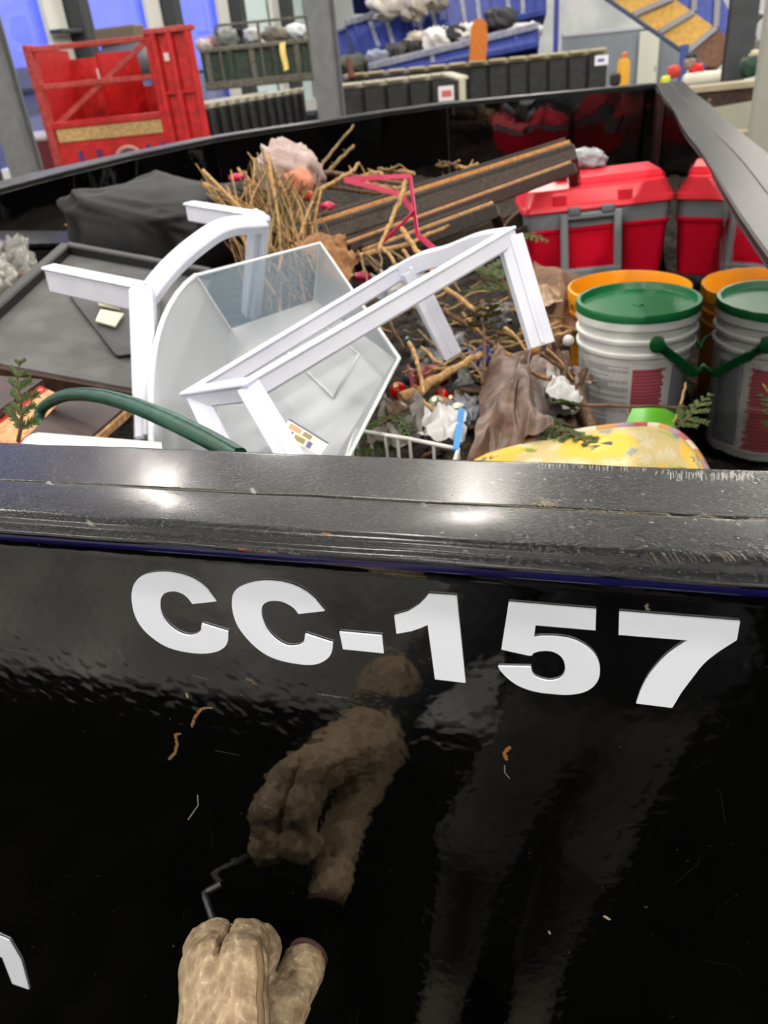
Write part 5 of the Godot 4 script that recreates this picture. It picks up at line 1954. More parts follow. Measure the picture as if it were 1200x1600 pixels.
func crumple(called: String, p: Array, amp: float, freq: float, sd: int, m: Material, label: String, cat: String, bulge := 0.0, n := 22) -> void:   # a creased sheet through four corners
	var nz := FastNoiseLite.new()
	nz.seed = sd
	nz.frequency = freq
	nz.fractal_type = FastNoiseLite.FRACTAL_RIDGED
	nz.fractal_octaves = 3
	var nrm: Vector3 = (p[1] - p[0]).cross(p[3] - p[0]).normalized()
	if nrm.y < 0:
		nrm = -nrm
	var st := begin()
	sheet(st, n, n, func(u, v):
		return bilin(p, u, v) + nrm * (amp * nz.get_noise_2d(u * 10, v * 10) + bulge * sin(PI * u) * sin(PI * v)) + Vector3(amp * 0.6 * nz.get_noise_2d(u * 10 + 40, v * 10), 0, amp * 0.6 * nz.get_noise_2d(u * 10, v * 10 + 70)), 0.0015)
	solo(called, st, m, label, cat)

func build_bags() -> void:
	var fab := noisy(Color(0.045, 0.045, 0.047), Color(0.085, 0.085, 0.087), 0.03, 3.0, 0.8)
	var st := begin()
	blob(st, Transform3D(Basis(Vector3.UP, -0.3) * Basis(Vector3.FORWARD, 0.12), pd(262, 352, 2.75)), Vector3(0.285, 0.125, 0.26), 0.16, 0.09, 17, 0.5, 40, true)
	solo("black_bag", st, fab, "large soft black fabric bag slumped before the left corner", "bag")
	var plw := mat(Color(0.74, 0.65, 0.63, 0.8), 0.35)
	plw.transparency = BaseMaterial3D.TRANSPARENCY_ALPHA
	st = begin()
	blob(st, Transform3D(Basis(Vector3.FORWARD, 0.5), pd(452, 268, 2.75)), Vector3(0.10, 0.075, 0.08), 0.4, 0.12, 3, 0.9, 22, true)
	solo("pink_bag", st, plw, "crumpled pale pinkish plastic bag on top of the dry twigs", "bag")
	st = begin()
	blob(st, Transform3D(Basis(), pd(466, 284, 2.68)), Vector3(0.045, 0.04, 0.04), 0.3, 0.12, 5, 0.9, 14, true)
	solo("peach_wad", st, mat(Color(0.80, 0.50, 0.38), 0.5), "peach coloured plastic wad beside the pale bag", "scrap")
	st = begin()
	blob(st, Transform3D(Basis(), pd(481, 306, 2.62)), Vector3(0.025, 0.016, 0.02), 0.3, 0.12, 6, 0.9, 10)
	solo("orange_scrap", st, mat(Color(0.72, 0.25, 0.06), 0.5), "small orange scrap under the peach coloured wad", "scrap")
	st = begin()
	blob(st, Transform3D(Basis(Vector3.FORWARD, 0.1), pd(918, 248, 3.28)), Vector3(0.07, 0.032, 0.06), 0.4, 0.12, 8, 0.9, 18, true)
	solo("grey_bag", st, mat(Color(0.56, 0.58, 0.60), 0.4), "pale grey plastic bag between the ornate frame and red cooler", "bag")
	var kraft := noisy(Color(0.42, 0.27, 0.14), Color(0.60, 0.42, 0.25), 0.03, 4.0, 0.8)
	crumple("cardboard_piece", [pd(438, 374, 2.15), pd(530, 374, 2.2), pd(556, 408, 2.1), pd(540, 458, 1.98)], 0.03, 0.14, 2, kraft, "torn tan cardboard piece behind the clear drawer", "cardboard", 0.03)
	crumple("cardboard_flap", [pd(0, 430, 2.35), pd(70, 418, 2.5), pd(78, 452, 2.3), pd(10, 478, 2.1)], 0.02, 0.1, 3, kraft, "brown cardboard flap beside the black picture rim at left", "cardboard", 0.02)
	crumple("cardboard_strip", [pd(100, 352, 2.9), pd(118, 350, 2.92), pd(140, 364, 2.86), pd(136, 370, 2.84)], 0.004, 0.1, 3, kraft, "small tan cardboard strip on the shiny black lid", "cardboard", 0.0, 6)
	var film := mat(Color(0.62, 0.62, 0.60, 0.32), 0.28)
	film.transparency = BaseMaterial3D.TRANSPARENCY_ALPHA
	crumple("clear_film", [pd(-20, 386, 2.45), pd(45, 384, 2.5), pd(52, 440, 2.25), pd(-20, 470, 2.1)], 0.05, 0.2, 12, film, "crumpled clear plastic film at the left edge beside the black box", "film", 0.03)
	crumple("clear_film", [pd(-30, 440, 2.15), pd(14, 440, 2.2), pd(18, 486, 2.0), pd(-30, 492, 1.95)], 0.04, 0.2, 15, film, "clear plastic film scrap below the brown cardboard flap", "film", 0.02)
	var taupe := noisy(Color(0.29, 0.21, 0.16), Color(0.45, 0.34, 0.28), 0.03, 3.0, 0.45)
	crumple("brown_paper_bag", [pd(770, 562, 1.92), pd(800, 560, 1.95), pd(856, 706, 1.44), pd(706, 724, 1.40)], 0.065, 0.06, 21, taupe, "crumpled brown paper bag in front of the branch tangle", "bag", 0.05, 40)
	crumple("brown_paper_sheet", [pd(822, 560, 2.0), pd(884, 560, 2.0), pd(900, 668, 1.62), pd(826, 700, 1.5)], 0.035, 0.035, 25, taupe, "smoother brown paper sheet left of the green lidded pail", "paper", 0.02, 26)
	crumple("kraft_bag", [pd(826, 426, 2.75), pd(896, 428, 2.8), pd(900, 520, 2.2), pd(840, 552, 2.05)], 0.045, 0.035, 33, noisy(Color(0.40, 0.28, 0.19), Color(0.52, 0.38, 0.27), 0.02, 3.0, 0.75), "kraft paper bag under the red cooler beside the yellow pail", "bag", 0.05, 26)
	var wfilm := mat(Color(0.78, 0.78, 0.78, 0.75), 0.35)
	wfilm.transparency = BaseMaterial3D.TRANSPARENCY_ALPHA
	crumple("grey_film", [pd(596, 640, 1.75), pd(712, 646, 1.74), pd(712, 702, 1.5), pd(570, 704, 1.48)], 0.05, 0.14, 41, mat(Color(0.36, 0.34, 0.32), 0.5), "grey plastic sheeting behind the white wire basket", "film", 0.02, 26)
	crumple("white_film", [pd(660, 656, 1.62), pd(720, 654, 1.62), pd(716, 694, 1.45), pd(654, 690, 1.47)], 0.03, 0.07, 43, wfilm, "white crinkled plastic scrap left of the brown paper bag", "film", 0.03, 18)
	crumple("white_film", [pd(588, 438, 2.4), pd(636, 432, 2.45), pd(650, 466, 2.2), pd(606, 470, 2.15)], 0.04, 0.07, 45, wfilm, "white plastic scrap inside the rails of the four legged frame", "film", 0.03, 16)
	crumple("white_film", [pd(850, 590, 1.75), pd(890, 600, 1.75), pd(900, 640, 1.6), pd(846, 630, 1.6)], 0.03, 0.07, 47, wfilm, "greyish plastic scrap under the thick bark covered branch", "film", 0.02, 16)
	st = begin()
	slab(st, [pd(716, 640, 1.52), pd(726, 642, 1.52), pd(716, 706, 1.38), pd(707, 704, 1.38)], 0.004)
	solo("blue_strip", st, mat(Color(0.10, 0.48, 0.75), 0.4), "bright blue plastic strip along the brown paper bag", "strip")
	# floral cushion
	var im := Image.create(768, 384, false, Image.FORMAT_RGB8)
	im.fill(Color(0.78, 0.70, 0.48))
	var r3 := RandomNumberGenerator.new()
	r3.seed = 2
	var nz := FastNoiseLite.new()
	nz.frequency = 0.05
	for i in 60:
		dab(im, r3.randf() * 768, r3.randf() * 384, r3.randf_range(14, 34), Color(0.82, 0.79, 0.66), 0.6, 0.8, nz)
	for i in 26:
		var x := r3.randf() * 768
		var y := r3.randf() * 384
		var a := r3.randf_range(-0.6, 0.6)
		stroke(im, [Vector2(x, y), Vector2(x + 60 * cos(a), y + 26 * sin(a)), Vector2(x + 110 * cos(a), y + 20)], r3.randf_range(6, 13), Color(0.50, 0.56, 0.16) if i % 3 else Color(0.66, 0.70, 0.34), 0.8, 0.5, nz)
	for f in [[300, 110], [120, 260], [500, 250], [660, 90], [410, 320], [40, 80], [720, 300]]:
		for k in 7:
			var a: float = TAU * k / 7
			dab(im, f[0] + 62 * cos(a), f[1] + 34 * sin(a), 36, Color(0.88, 0.70, 0.26), 0.95, 0.5, nz)
		dab(im, f[0], f[1], 34, Color(0.90, 0.75, 0.36), 1.0, 0.5, nz)
		for k in 10:
			var a: float = r3.randf() * TAU
			stroke(im, [Vector2(f[0] + 8 * cos(a), f[1] + 5 * sin(a)), Vector2(f[0] + 30 * cos(a + 0.6), f[1] + 18 * sin(a + 0.6))], 2.6, Color(0.30, 0.30, 0.30), 0.85)
	for i in 12:
		dab(im, r3.randf() * 768, r3.randf() * 384, r3.randf_range(14, 26), Color(0.48, 0.55, 0.60), 0.75, 0.7, nz)
	var fm := mat(Color.WHITE, 0.85)
	fm.albedo_texture = pic(im)
	var o := thing("cushion", "floral cushion with yellow flowers and striped piping just behind the front rail", "cushion")
	var prof := [[742, 716, 1.43], [800, 698, 1.46], [860, 684, 1.48], [930, 672, 1.49], [990, 666, 1.485], [1032, 668, 1.46], [1062, 682, 1.41], [1086, 708, 1.33], [1104, 740, 1.25]]
	var edge := []
	for q in prof:
		edge.append(pd(q[0], q[1], q[2]))
	edge = curve(edge, 4)
	var front := pd(925, 790, 1.16)
	st = begin()
	sheet(st, edge.size() - 1, 14, func(u, v):
		var e: Vector3 = edge[int(round(u * (edge.size() - 1)))]
		var c := front + Vector3((e.x - front.x) * 0.85, -0.04, 0)
		return e.lerp(c, v) + Vector3(0, 0.018 * sin(PI * pow(v, 0.6)), 0.0), 0.0)
	part("cover", st, fm, o)
	st = begin()
	sheet(st, edge.size() - 1, 6, func(u, v):
		var e: Vector3 = edge[int(round(u * (edge.size() - 1)))]
		var c := front + Vector3((e.x - front.x) * 0.85, -0.16, -0.06)
		return e.lerp(c, v) + Vector3(0, -0.03 * sin(PI * pow(v, 0.6)), 0.0), 0.0)
	part("back_cover", st, fm, o)
	var cols := [Color(0.72, 0.34, 0.36), Color(0.82, 0.78, 0.68), Color(0.76, 0.55, 0.30), Color(0.62, 0.52, 0.58)]
	for i in range(0, edge.size() - 1, 2):
		st = begin()
		tube(st, [edge[i], edge[mini(i + 1, edge.size() - 1)], edge[mini(i + 2, edge.size() - 1)]], 0.0085, 8)
		part("piping", st, mat(cols[(i / 2) % 4], 0.8), o)
	rebase(o)
	# lime plastic piece
	st = begin()
	sheet(st, 10, 6, func(u, v):
		return bilin([pd(990, 642, 1.60), pd(1054, 654, 1.58), pd(1046, 694, 1.44), pd(970, 690, 1.46)], u, v) + Vector3(0, 0.012 * sin(u * PI), 0.0), 0.008)
	solo("lime_sheet", st, mat(Color(0.36, 0.72, 0.06), 0.4), "bright lime green plastic piece between the pail and floral cushion", "plastic sheet")
	# baubles and small bright bits
	var bits := [[622, 610, 0.020, Color(0.75, 0.03, 0.03), "red bauble by the clear drawer's right corner", 1.82], [690, 618, 0.017, Color(0.72, 0.03, 0.03), "red bauble right of the thick tan stick end", 1.8], [706, 626, 0.014, Color(0.60, 0.02, 0.03), "small dark red bauble nearest the brown paper bag", 1.78], [734, 580, 0.021, Color(0.02, 0.10, 0.62), "shiny blue bauble above the brown paper bag", 1.98], [657, 556, 0.014, Color(0.12, 0.42, 0.46), "teal bauble in the dark gap under the white frame", 2.05], [638, 532, 0.012, Color(0.16, 0.42, 0.50), "small teal bauble beside the rear frame leg", 2.1], [682, 632, 0.02, Color(0.60, 0.68, 0.52), "pale green bauble below the red one", 1.72], [716, 642, 0.019, Color(0.72, 0.72, 0.72), "pale grey bauble at the blue strip's top", 1.66], [640, 592, 0.018, Color(0.13, 0.18, 0.22), "dark slate bauble above the thick tan stick", 1.95], [888, 532, 0.014, Color(0.82, 0.82, 0.80), "small white knob left of the green lidded pail", 1.9], [684, 566, 0.03, Color(0.015, 0.02, 0.10), "dark navy wad behind the thick tan stick", 2.05], [690, 592, 0.018, Color(0.5, 0.02, 0.06), "crimson bauble under the thick tan stick", 1.9], [756, 498, 0.022, Color(0.04, 0.04, 0.14), "dark blue scrap by the frame's right leg", 2.2], [834, 545, 0.016, Color(0.76, 0.56, 0.30), "tan cut wood end at the frame's right foot", 1.85]]
	for q in bits:
		var b := thing("bauble" if "bauble" in q[4] else "small_scrap", q[4], "ornament" if "bauble" in q[4] else "scrap")
		st = begin()
		ball(st, pd(q[0], q[1], q[5]), q[2], 10)
		part("ball", st, mat(q[3], 0.2), b)
		if "bauble" in q[4]:
			st = begin()
			lathe(st, [Vector2(0.001, q[2] * 1.25), Vector2(q[2] * 0.28, q[2] * 1.25), Vector2(q[2] * 0.3, q[2] * 0.9)], 10, Transform3D(Basis(Vector3.RIGHT, 0.7), pd(q[0], q[1], q[5])))
			part("cap", st, mat(Color(0.6, 0.55, 0.4), 0.3, 0.8), b)
		rebase(b)

# ---------------------------------------------------------------- branches and greenery
func stick(p: Array, r: float, m: Material, called: String, label: String, group := "", sd := 0) -> Node3D:
	var q := RandomNumberGenerator.new()
	q.seed = sd + 100
	var pts := curve(p, 6)
	var rad := []
	for i in pts.size():
		var t := float(i) / (pts.size() - 1)
		pts[i] += Vector3(q.randf_range(-1, 1), q.randf_range(-1, 1), q.randf_range(-1, 1)) * r * 0.35
		rad.append(r * lerpf(1.0, 0.72, t) * q.randf_range(0.88, 1.12))
	var o := thing(called, label, "branch", group)
	var st := begin()
	tube(st, pts, rad, 7 if r > 0.004 else 5)
	part("wood", st, m, o)
	if r > 0.006:
		st = begin()
		var e: Vector3 = pts[pts.size() - 1]
		var d: Vector3 = (e - pts[pts.size() - 2]).normalized()
		tube(st, [e - d * 0.001, e + d * 0.0012], rad[rad.size() - 1] * 0.86, 7)
		part("cut_end", st, pale_wood, o)
		for k in 2:      # a broken side shoot
			st = begin()
			var b: Vector3 = pts[int(pts.size() * (0.3 + 0.35 * k))]
			tube(st, [b, b + Vector3(q.randf_range(-1, 1), q.randf_range(0.2, 1), q.randf_range(-1, 1)).normalized() * r * q.randf_range(2.0, 5.0)], [r * 0.4, r * 0.25], 5)
			part("side_shoot", st, m, o)
	rebase(o)
	return o
var pale_wood: StandardMaterial3D
func spray(at: Vector3, dir: Vector3, size: float, sd: int, label: String, m: Material, wood: Material) -> void:   # a flat cedar spray
	var q := RandomNumberGenerator.new()
	q.seed = sd
	var o := thing("cedar_sprig", label, "sprig")
	var side := dir.cross(Vector3.UP).normalized()
	var st := begin()
	var stem := []
	for i in 7:
		stem.append(at + dir * size * i / 6.0 + side * 0.06 * size * sin(i * 0.9) + Vector3(0, -0.10 * size * pow(i / 6.0, 2), 0))
	tube(st, stem, [0.0032, 0.003, 0.0027, 0.0024, 0.002, 0.0016, 0.001], 5)
	part("stem", st, wood, o)
	st = begin()
	for i in range(1, 7):
		for s in [-1, 1]:
			var ln := size * 0.42 * (1.1 - i / 7.0) * q.randf_range(0.7, 1.2)
			var d: Vector3 = (dir * 0.75 + side * s + Vector3(0, q.randf_range(-0.3, 0.35), 0)).normalized()
			var p0: Vector3 = stem[i]
			for k in 6:
				var b: Vector3 = p0 + d * ln * k / 6.0 + Vector3(0, -0.2 * ln * pow(k / 6.0, 2), 0)
				for w in [-1, 1, 0]:
					var dd: Vector3 = (d + dir.cross(d).cross(d).normalized() * w * 0.8 + Vector3(0, q.randf_range(-0.2, 0.2), 0)).normalized()
					tube(st, [b, b + dd * ln * 0.14, b + dd * ln * q.randf_range(0.22, 0.34)], [0.0022, 0.0034, 0.001], 4, 0.5)
	var lf := part("leaves", st, m, o)
	lf.set_meta("kind", "stuff")
	rebase(o)

func build_plants() -> void:
	pale_wood = mat(Color(0.76, 0.60, 0.38), 0.8)
	var tan_w := noisy(Color(0.56, 0.42, 0.25), Color(0.76, 0.60, 0.38), 0.05, 5.0, 0.8)
	var olive := noisy(Color(0.38, 0.31, 0.17), Color(0.55, 0.46, 0.28), 0.05, 5.0, 0.8)
	var bark := noisy(Color(0.24, 0.16, 0.09), Color(0.42, 0.30, 0.18), 0.05, 6.0, 0.85, 0.2)
	var pinkish := noisy(Color(0.36, 0.24, 0.18), Color(0.48, 0.34, 0.26), 0.04, 4.0, 0.7)
	var leaf := noisy(Color(0.17, 0.24, 0.08), Color(0.32, 0.39, 0.16), 0.05, 8.0, 0.7)
	var L := func(a: Array) -> Array:
		var p := []
		for q in a:
			p.append(pd(q[0], q[1], q[2]))
		return p
	# dry shrub: a sheaf of stalks
	var o := thing("dry_shrub", "sheaf of dry brown twigs fanned out behind the curved white frame", "shrub")
	var mats := [tan_w, olive, olive, bark, tan_w]
	for i in 120:
		var t := rng.randf()
		var tip := pd(lerpf(304, 505, t) + rng.randf_range(-6, 6), lerpf(258, 262, t) + 26 * sin(t * 9.0) + rng.randf_range(-6, 46), rng.randf_range(2.45, 2.75))
		var foot := pd(rng.randf_range(392, 500), rng.randf_range(400, 500), rng.randf_range(2.15, 2.4))
		var mid := tip.lerp(foot, rng.randf_range(0.35, 0.6)) + Vector3(rng.randf_range(-0.04, 0.04), rng.randf_range(-0.02, 0.04), rng.randf_range(-0.04, 0.04))
		var st := begin()
		var pts := curve([foot, mid, tip], 4)
		var r := rng.randf_range(0.0018, 0.0052) if i < 74 else rng.randf_range(0.0012, 0.0025)
		tube(st, pts, r, 5)
		if i % 2 == 0:
			var k := rng.randi_range(3, 6)
			tube(st, [pts[k], pts[k] + Vector3(rng.randf_range(-0.06, 0.06), rng.randf_range(0.0, 0.06), rng.randf_range(-0.04, 0.04))], [r * 0.7, r * 0.5], 4)
		part("twig", st, mats[i % 5], o)
	rebase(o)
	# branches one can tell apart
	stick(L.call([[629, 357, 2.25], [645, 382, 2.2], [668, 412, 2.12], [692, 446, 2.04], [740, 482, 1.98]]), 0.008, tan_w, "branch", "tan branch running down behind the middle of the four legged frame", "", 1)
	stick(L.call([[656, 472, 2.0], [700, 490, 1.97], [742, 516, 1.93]]), 0.007, bark, "branch", "orange brown stick crossing behind the frame's rear leg", "", 2)
	stick(L.call([[628, 624, 1.70], [690, 588, 1.78], [752, 552, 1.86]]), 0.0125, tan_w, "branch", "thick straight tan stick lying above the brown paper bag", "", 3)
	stick(L.call([[652, 628, 1.66], [680, 642, 1.62], [706, 652, 1.58]]), 0.0105, tan_w, "branch", "short stubby tan stick behind the white wire basket", "", 4)
	stick(L.call([[640, 536, 1.84], [652, 566, 1.78], [662, 616, 1.68]]), 0.006, tan_w, "branch", "thin pale stick right of the clear drawer's corner", "", 5)
	stick(L.call([[858, 536, 1.98], [884, 590, 1.84], [924, 676, 1.58]]), 0.0195, bark, "branch", "thick bark covered branch leaning left of the green lidded pail", "", 6)
	stick(L.call([[752, 470, 1.95], [757, 540, 1.82], [754, 600, 1.70]]), 0.005, bark, "branch", "thin upright twig over the brown paper bag", "", 7)
	stick(L.call([[774, 542, 1.88], [812, 566, 1.84], [826, 580, 1.8], [874, 598, 1.78]]), 0.0065, tan_w, "branch", "kinked tan twig over the brown paper sheet", "", 8)
	stick(L.call([[634, 284, 2.50], [620, 325, 2.44], [604, 360, 2.38], [589, 394, 2.3]]), 0.0075, tan_w, "branch", "crooked tan branch across the stacked frames", "", 9)
	stick(L.call([[484, 266, 2.75], [560, 277, 2.8], [632, 288, 2.8]]), 0.009, pinkish, "branch", "long pinkish stick right of the pale bag, upper of two", "", 10)
	stick(L.call([[508, 292, 2.66], [560, 298, 2.7], [600, 304, 2.7]]), 0.008, bark, "branch", "long brown stick under the pinkish one", "", 11)
	stick(L.call([[497, 298, 2.62], [530, 280, 2.66], [550, 268, 2.7], [560, 254, 2.74]]), 0.0075, tan_w, "branch", "bent tan stick at the pink strap's left corner", "", 12)
	stick(L.call([[497, 266, 2.95], [520, 236, 3.05], [553, 196, 3.15]]), 0.0065, olive, "branch", "long thin stalk rising against the far black wall", "", 13)
	stick(L.call([[512, 268, 2.85], [534, 246, 2.9], [552, 228, 2.95]]), 0.0075, olive, "branch", "shorter stalk rising against the far black wall", "", 14)
	stick(L.call([[900, 632, 1.52], [980, 634, 1.50], [1074, 637, 1.5]]), 0.004, pinkish, "branch", "thin straight twig lying across the foot of the green lidded pail", "", 15)
	stick(L.call([[1048, 672, 1.52], [1064, 632, 1.56], [1072, 598, 1.62]]), 0.004, tan_w, "branch", "orange twig standing between the pail and right wall", "", 16)
	stick(L.call([[858, 528, 2.0], [876, 522, 1.98], [894, 516, 1.97]]), 0.005, tan_w, "branch", "short tan twig at the frame's right foot", "", 17)
	stick(L.call([[842, 500, 2.2], [860, 488, 2.24], [878, 470, 2.3]]), 0.014, tan_w, "branch", "short split wood piece left of the yellow pail", "", 18)
	stick(L.call([[884, 552, 1.86], [884, 600, 1.74], [892, 640, 1.6]]), 0.004, bark, "branch", "dark thin twig on the thick bark covered branch", "", 19)
	stick(L.call([[810, 330, 2.85], [790, 350, 2.75], [780, 372, 2.68]]), 0.005, bark, "branch", "thin brown twig left of the red cooler", "", 20)
	stick(L.call([[600, 480, 2.1], [612, 510, 2.0], [632, 545, 1.92]]), 0.0055, bark, "branch", "curved brown twig between the drawer and rear frame leg", "", 21)
	stick(L.call([[560, 400, 2.35], [640, 380, 2.5], [700, 352, 2.62], [770, 322, 2.75]]), 0.008, tan_w, "branch", "long tan stick under the stacked frames", "", 22)
	for i in 105:      # the tangle in the middle
		var x := rng.randf_range(570, 880)
		var y := rng.randf_range(440, 600)
		if x < 640 and y > 520:
			x += 160
		var d := lerpf(2.32, 1.74, (y - 430) / 180.0) + rng.randf_range(-0.05, 0.08)
		var a := rng.randf_range(-0.5, 0.9)
		var ln := rng.randf_range(24, 75)
		var dx := cos(a) * ln
		var dy := sin(a) * ln
		stick([pd(x - dx / 2, y - dy / 2, d + dy * 0.0012), pd(x, y + rng.randf_range(-8, 8), d), pd(x + dx / 2, y + dy / 2, d - dy * 0.0012)], rng.randf_range(0.0022, 0.0052), mats[i % 5], "twig", "thin dry twig in the tangle between the white frame's legs and pails", "dry twigs in the middle tangle", 40 + i)
	for i in 18:
		var x := rng.randf_range(556, 640)
		var y := rng.randf_range(385, 440)
		var a := rng.randf_range(0.2, 1.5)
		var ln := rng.randf_range(24, 60)
		stick([pd(x, y, 2.25), pd(x + cos(a) * ln * 0.5 + 4, y + sin(a) * ln * 0.5, 2.2), pd(x + cos(a) * ln, y + sin(a) * ln, 2.12)], rng.randf_range(0.003, 0.006), mats[(i + 1) % 5], "twig", "dry twig stacked between the cardboard piece and the white frame", "dry twigs beside the cardboard", 140 + i)
	for i in 14:
		var x := rng.randf_range(552, 720)
		var y := rng.randf_range(262, 300) - (x - 552) * 0.04
		stick([pd(x, y, 2.95), pd(x + 16, y + rng.randf_range(-9, 5), 2.93), pd(x + 34, y + rng.randf_range(-8, 8), 2.9)], rng.randf_range(0.005, 0.010), mats[i % 5], "twig", "knobbly dry twig along the top of the ornate frame", "dry twigs behind the ornate frame", 170 + i)
	var rt := cam_basis.x
	spray(pd(800, 470, 2.18), Vector3(-0.5, 0.35, -0.75).normalized(), 0.34, 1, "green cedar sprig under the four legged frame's far rail", leaf, bark)
	spray(pd(740, 436, 2.3), Vector3(0.8, 0.1, -0.5).normalized(), 0.18, 2, "small green cedar sprig left of the frame's right leg", leaf, bark)
	spray(pd(640, 636, 1.6), Vector3(-0.35, -0.05, 0.9).normalized(), 0.24, 3, "bright green cedar sprig hanging over the white wire basket", noisy(Color(0.16, 0.24, 0.05), Color(0.32, 0.38, 0.12), 0.05, 8.0, 0.7), bark)
	spray(pd(898, 668, 1.52), Vector3(-0.95, 0.1, -0.2).normalized(), 0.16, 4, "dark green cedar sprig left of the thick bark covered branch", leaf, bark)
	spray(pd(858, 660, 1.5), Vector3(0.5, 0.1, 0.7).normalized(), 0.14, 9, "dark green cedar sprig behind the floral cushion", leaf, bark)
	spray(pd(812, 366, 2.8), Vector3(0.8, 0.0, 0.6).normalized(), 0.12, 5, "green cedar sprig against the cooler's left front edge", leaf, bark)
	spray(pd(1052, 672, 1.48), Vector3(0.55, 0.5, -0.4).normalized(), 0.10, 6, "green cedar sprig between the lime piece and right wall", leaf, bark)
	spray(pd(28, 690, 1.2), Vector3(0.1, 0.9, -0.35).normalized(), 0.13, 7, "upright green cedar sprig on the patterned board", leaf, bark)
	spray(pd(760, 520, 1.95), Vector3(0.1, 0.6, 0.5).normalized(), 0.16, 8, "olive cedar sprig above the thick tan stick's end", noisy(Color(0.22, 0.22, 0.07), Color(0.38, 0.35, 0.14), 0.05, 8.0, 0.7), bark)
	spray(pd(900, 640, 1.56), Vector3(-0.2, 0.5, 0.6).normalized(), 0.10, 10, "small cedar sprig at the pail's lower left", leaf, bark)

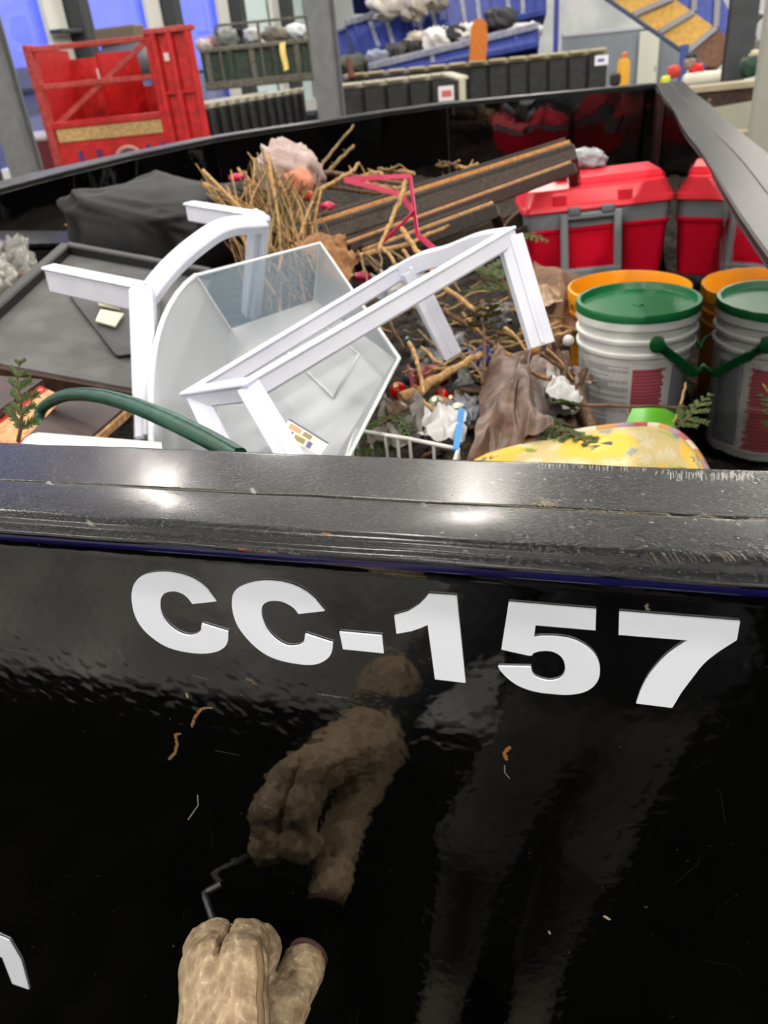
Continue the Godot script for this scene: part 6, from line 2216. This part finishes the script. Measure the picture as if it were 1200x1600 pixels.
func build_oddments() -> void:
	# scraps caught in the tangle
	var cols := [[640, 470, Color(0.03, 0.03, 0.09), "navy fabric scrap under the frame's far rail"], [770, 500, Color(0.06, 0.05, 0.13), "dark violet scrap left of the frame's right leg"], [700, 545, Color(0.02, 0.025, 0.05), "black plastic scrap behind the thick tan stick"], [664, 572, Color(0.05, 0.10, 0.14), "dark teal scrap right of the clear drawer"], [660, 598, Color(0.40, 0.02, 0.03), "crimson fabric scrap under the thick tan stick"], [722, 598, Color(0.02, 0.02, 0.025), "black scrap at the left edge of the brown paper bag"], [748, 566, Color(0.02, 0.06, 0.35), "blue plastic scrap by the shiny blue bauble"], [620, 650, Color(0.36, 0.27, 0.18), "tan paper scrap by the drawer's lower corner"], [600, 456, Color(0.50, 0.52, 0.55), "pale grey plastic scrap inside the frame's rails"], [846, 470, Color(0.56, 0.44, 0.32), "beige paper scrap right of the frame's right leg"], [676, 520, Color(0.10, 0.09, 0.08), "charcoal scrap around the frame's rear leg"], [730, 640, Color(0.28, 0.30, 0.33), "slate film scrap under the brown paper bag's edge"], [875, 640, Color(0.24, 0.22, 0.20), "grey brown scrap under the thick bark covered branch"], [900, 600, Color(0.30, 0.20, 0.15), "brown scrap against the white pail"]]
	for i in cols.size():
		var q: Array = cols[i]
		var d := lerpf(2.34, 1.66, (q[1] - 430) / 220.0)
		crumple("plastic_scrap", [pd(q[0] - 24, q[1] - 14, d + 0.06), pd(q[0] + 20, q[1] - 17, d + 0.07), pd(q[0] + 26, q[1] + 14, d - 0.05), pd(q[0] - 18, q[1] + 18, d - 0.06)], 0.03, 0.06, 60 + i, mat(q[2], 0.4), q[3], "scrap", 0.02, 12)
	var chip := [noisy(Color(0.40, 0.28, 0.17), Color(0.58, 0.42, 0.27), 0.05, 6.0, 0.8), noisy(Color(0.22, 0.15, 0.10), Color(0.36, 0.25, 0.17), 0.05, 6.0, 0.85)]
	for i in 46:
		var x := rng.randf_range(570, 900)
		var y := rng.randf_range(440, 690)
		if x < 660 and y > 500:
			x += 90
		var p := ph(x, y, -0.56)
		p.y = RAIL + heap(p.x, p.z) + 0.02
		var t := begin()
		block(t, Transform3D(Basis.from_euler(Vector3(rng.randf_range(-0.7, 0.7), rng.randf() * 6, rng.randf_range(-0.7, 0.7))), p), Vector3(rng.randf_range(0.03, 0.09), rng.randf_range(0.006, 0.014), rng.randf_range(0.012, 0.03)), 0.003)
		solo("bark_chip", t, chip[i % 2], "small chip of bark among the twigs in the middle of the dumpster", "bark", "bark chips in the middle tangle")
	# green hose loop
	var st := begin()
	var p := []
	var r := []
	for q in [[372, 712, 1.02, 0.0165], [318, 682, 1.08, 0.018], [262, 655, 1.14, 0.0185], [200, 630, 1.22, 0.018], [145, 617, 1.28, 0.0165], [100, 619, 1.33, 0.0155], [68, 636, 1.36, 0.0145], [62, 656, 1.36, 0.013], [80, 672, 1.33, 0.012], [110, 684, 1.28, 0.012], [140, 706, 1.2, 0.012]]:
		p.append(pd(q[0], q[1], q[2]))
		r.append(q[3])
	var pc := curve(p, 5)
	var rc := []
	for i in pc.size():
		var t := float(i) / 5.0
		var k := mini(int(t), r.size() - 2)
		rc.append(lerpf(r[k], r[k + 1], t - k) * 0.86)
	tube(st, pc, rc, 12, 0.75)
	var hs := thing("green_hose", "flattened green rubber hose looping up behind the front rail at left", "hose")
	part("hose", st, noisy(Color(0.02, 0.20, 0.15), Color(0.05, 0.30, 0.23), 0.03, 5.0, 0.45), hs)
	for s in [-1.0, 0.0, 1.0]:
		st = begin()
		var ridge := []
		for i in range(0, pc.size(), 2):
			ridge.append(pc[i] + Vector3(0.0, rc[i] * (0.70 - 0.16 * absf(s)), rc[i] * 0.45 * s))
		tube(st, ridge, 0.0022, 5)
		part("ridge", st, noisy(Color(0.03, 0.24, 0.18), Color(0.06, 0.34, 0.26), 0.03, 5.0, 0.45), hs)
	rebase(hs)
	# magenta strapping
	var mg := mat(Color(0.72, 0.015, 0.28), 0.4)
	var ms := thing("magenta_strap", "bright magenta plastic strap zigzagging over the stacked frames", "strap")
	for w in [[[538, 281, 2.62], [600, 277, 2.62], [641, 275, 2.6], [646, 320, 2.5], [652, 366, 2.42], [684, 394, 2.36]], [[538, 281, 2.62], [590, 294, 2.58], [625, 303, 2.55], [646, 331, 2.48], [622, 356, 2.42], [598, 378, 2.36]]]:
		st = begin()
		for i in w.size() - 1:
			bar(st, pd(w[i][0], w[i][1], w[i][2]), pd(w[i + 1][0], w[i + 1][1], w[i + 1][2]), 0.016, 0.003, 0.0005, (cam_basis * Vector3(0.4, 1, 0.3)).normalized())
		part("strap_run", st, mg, ms)
	rebase(ms)
	for q in [[370, 277, "magenta scrap among the twig tips at left", 2.6], [512, 322, "crumpled magenta scrap under the pale bag", 2.55], [566, 432, "magenta scrap beside the torn cardboard piece", 2.2]]:
		st = begin()
		blob(st, Transform3D(Basis(), pd(q[0], q[1], q[3])), Vector3(0.022, 0.01, 0.014), 0.5, 0.15, int(q[0]), 1.0, 8, true)
		solo("magenta_scrap", st, mg, q[2], "scrap")
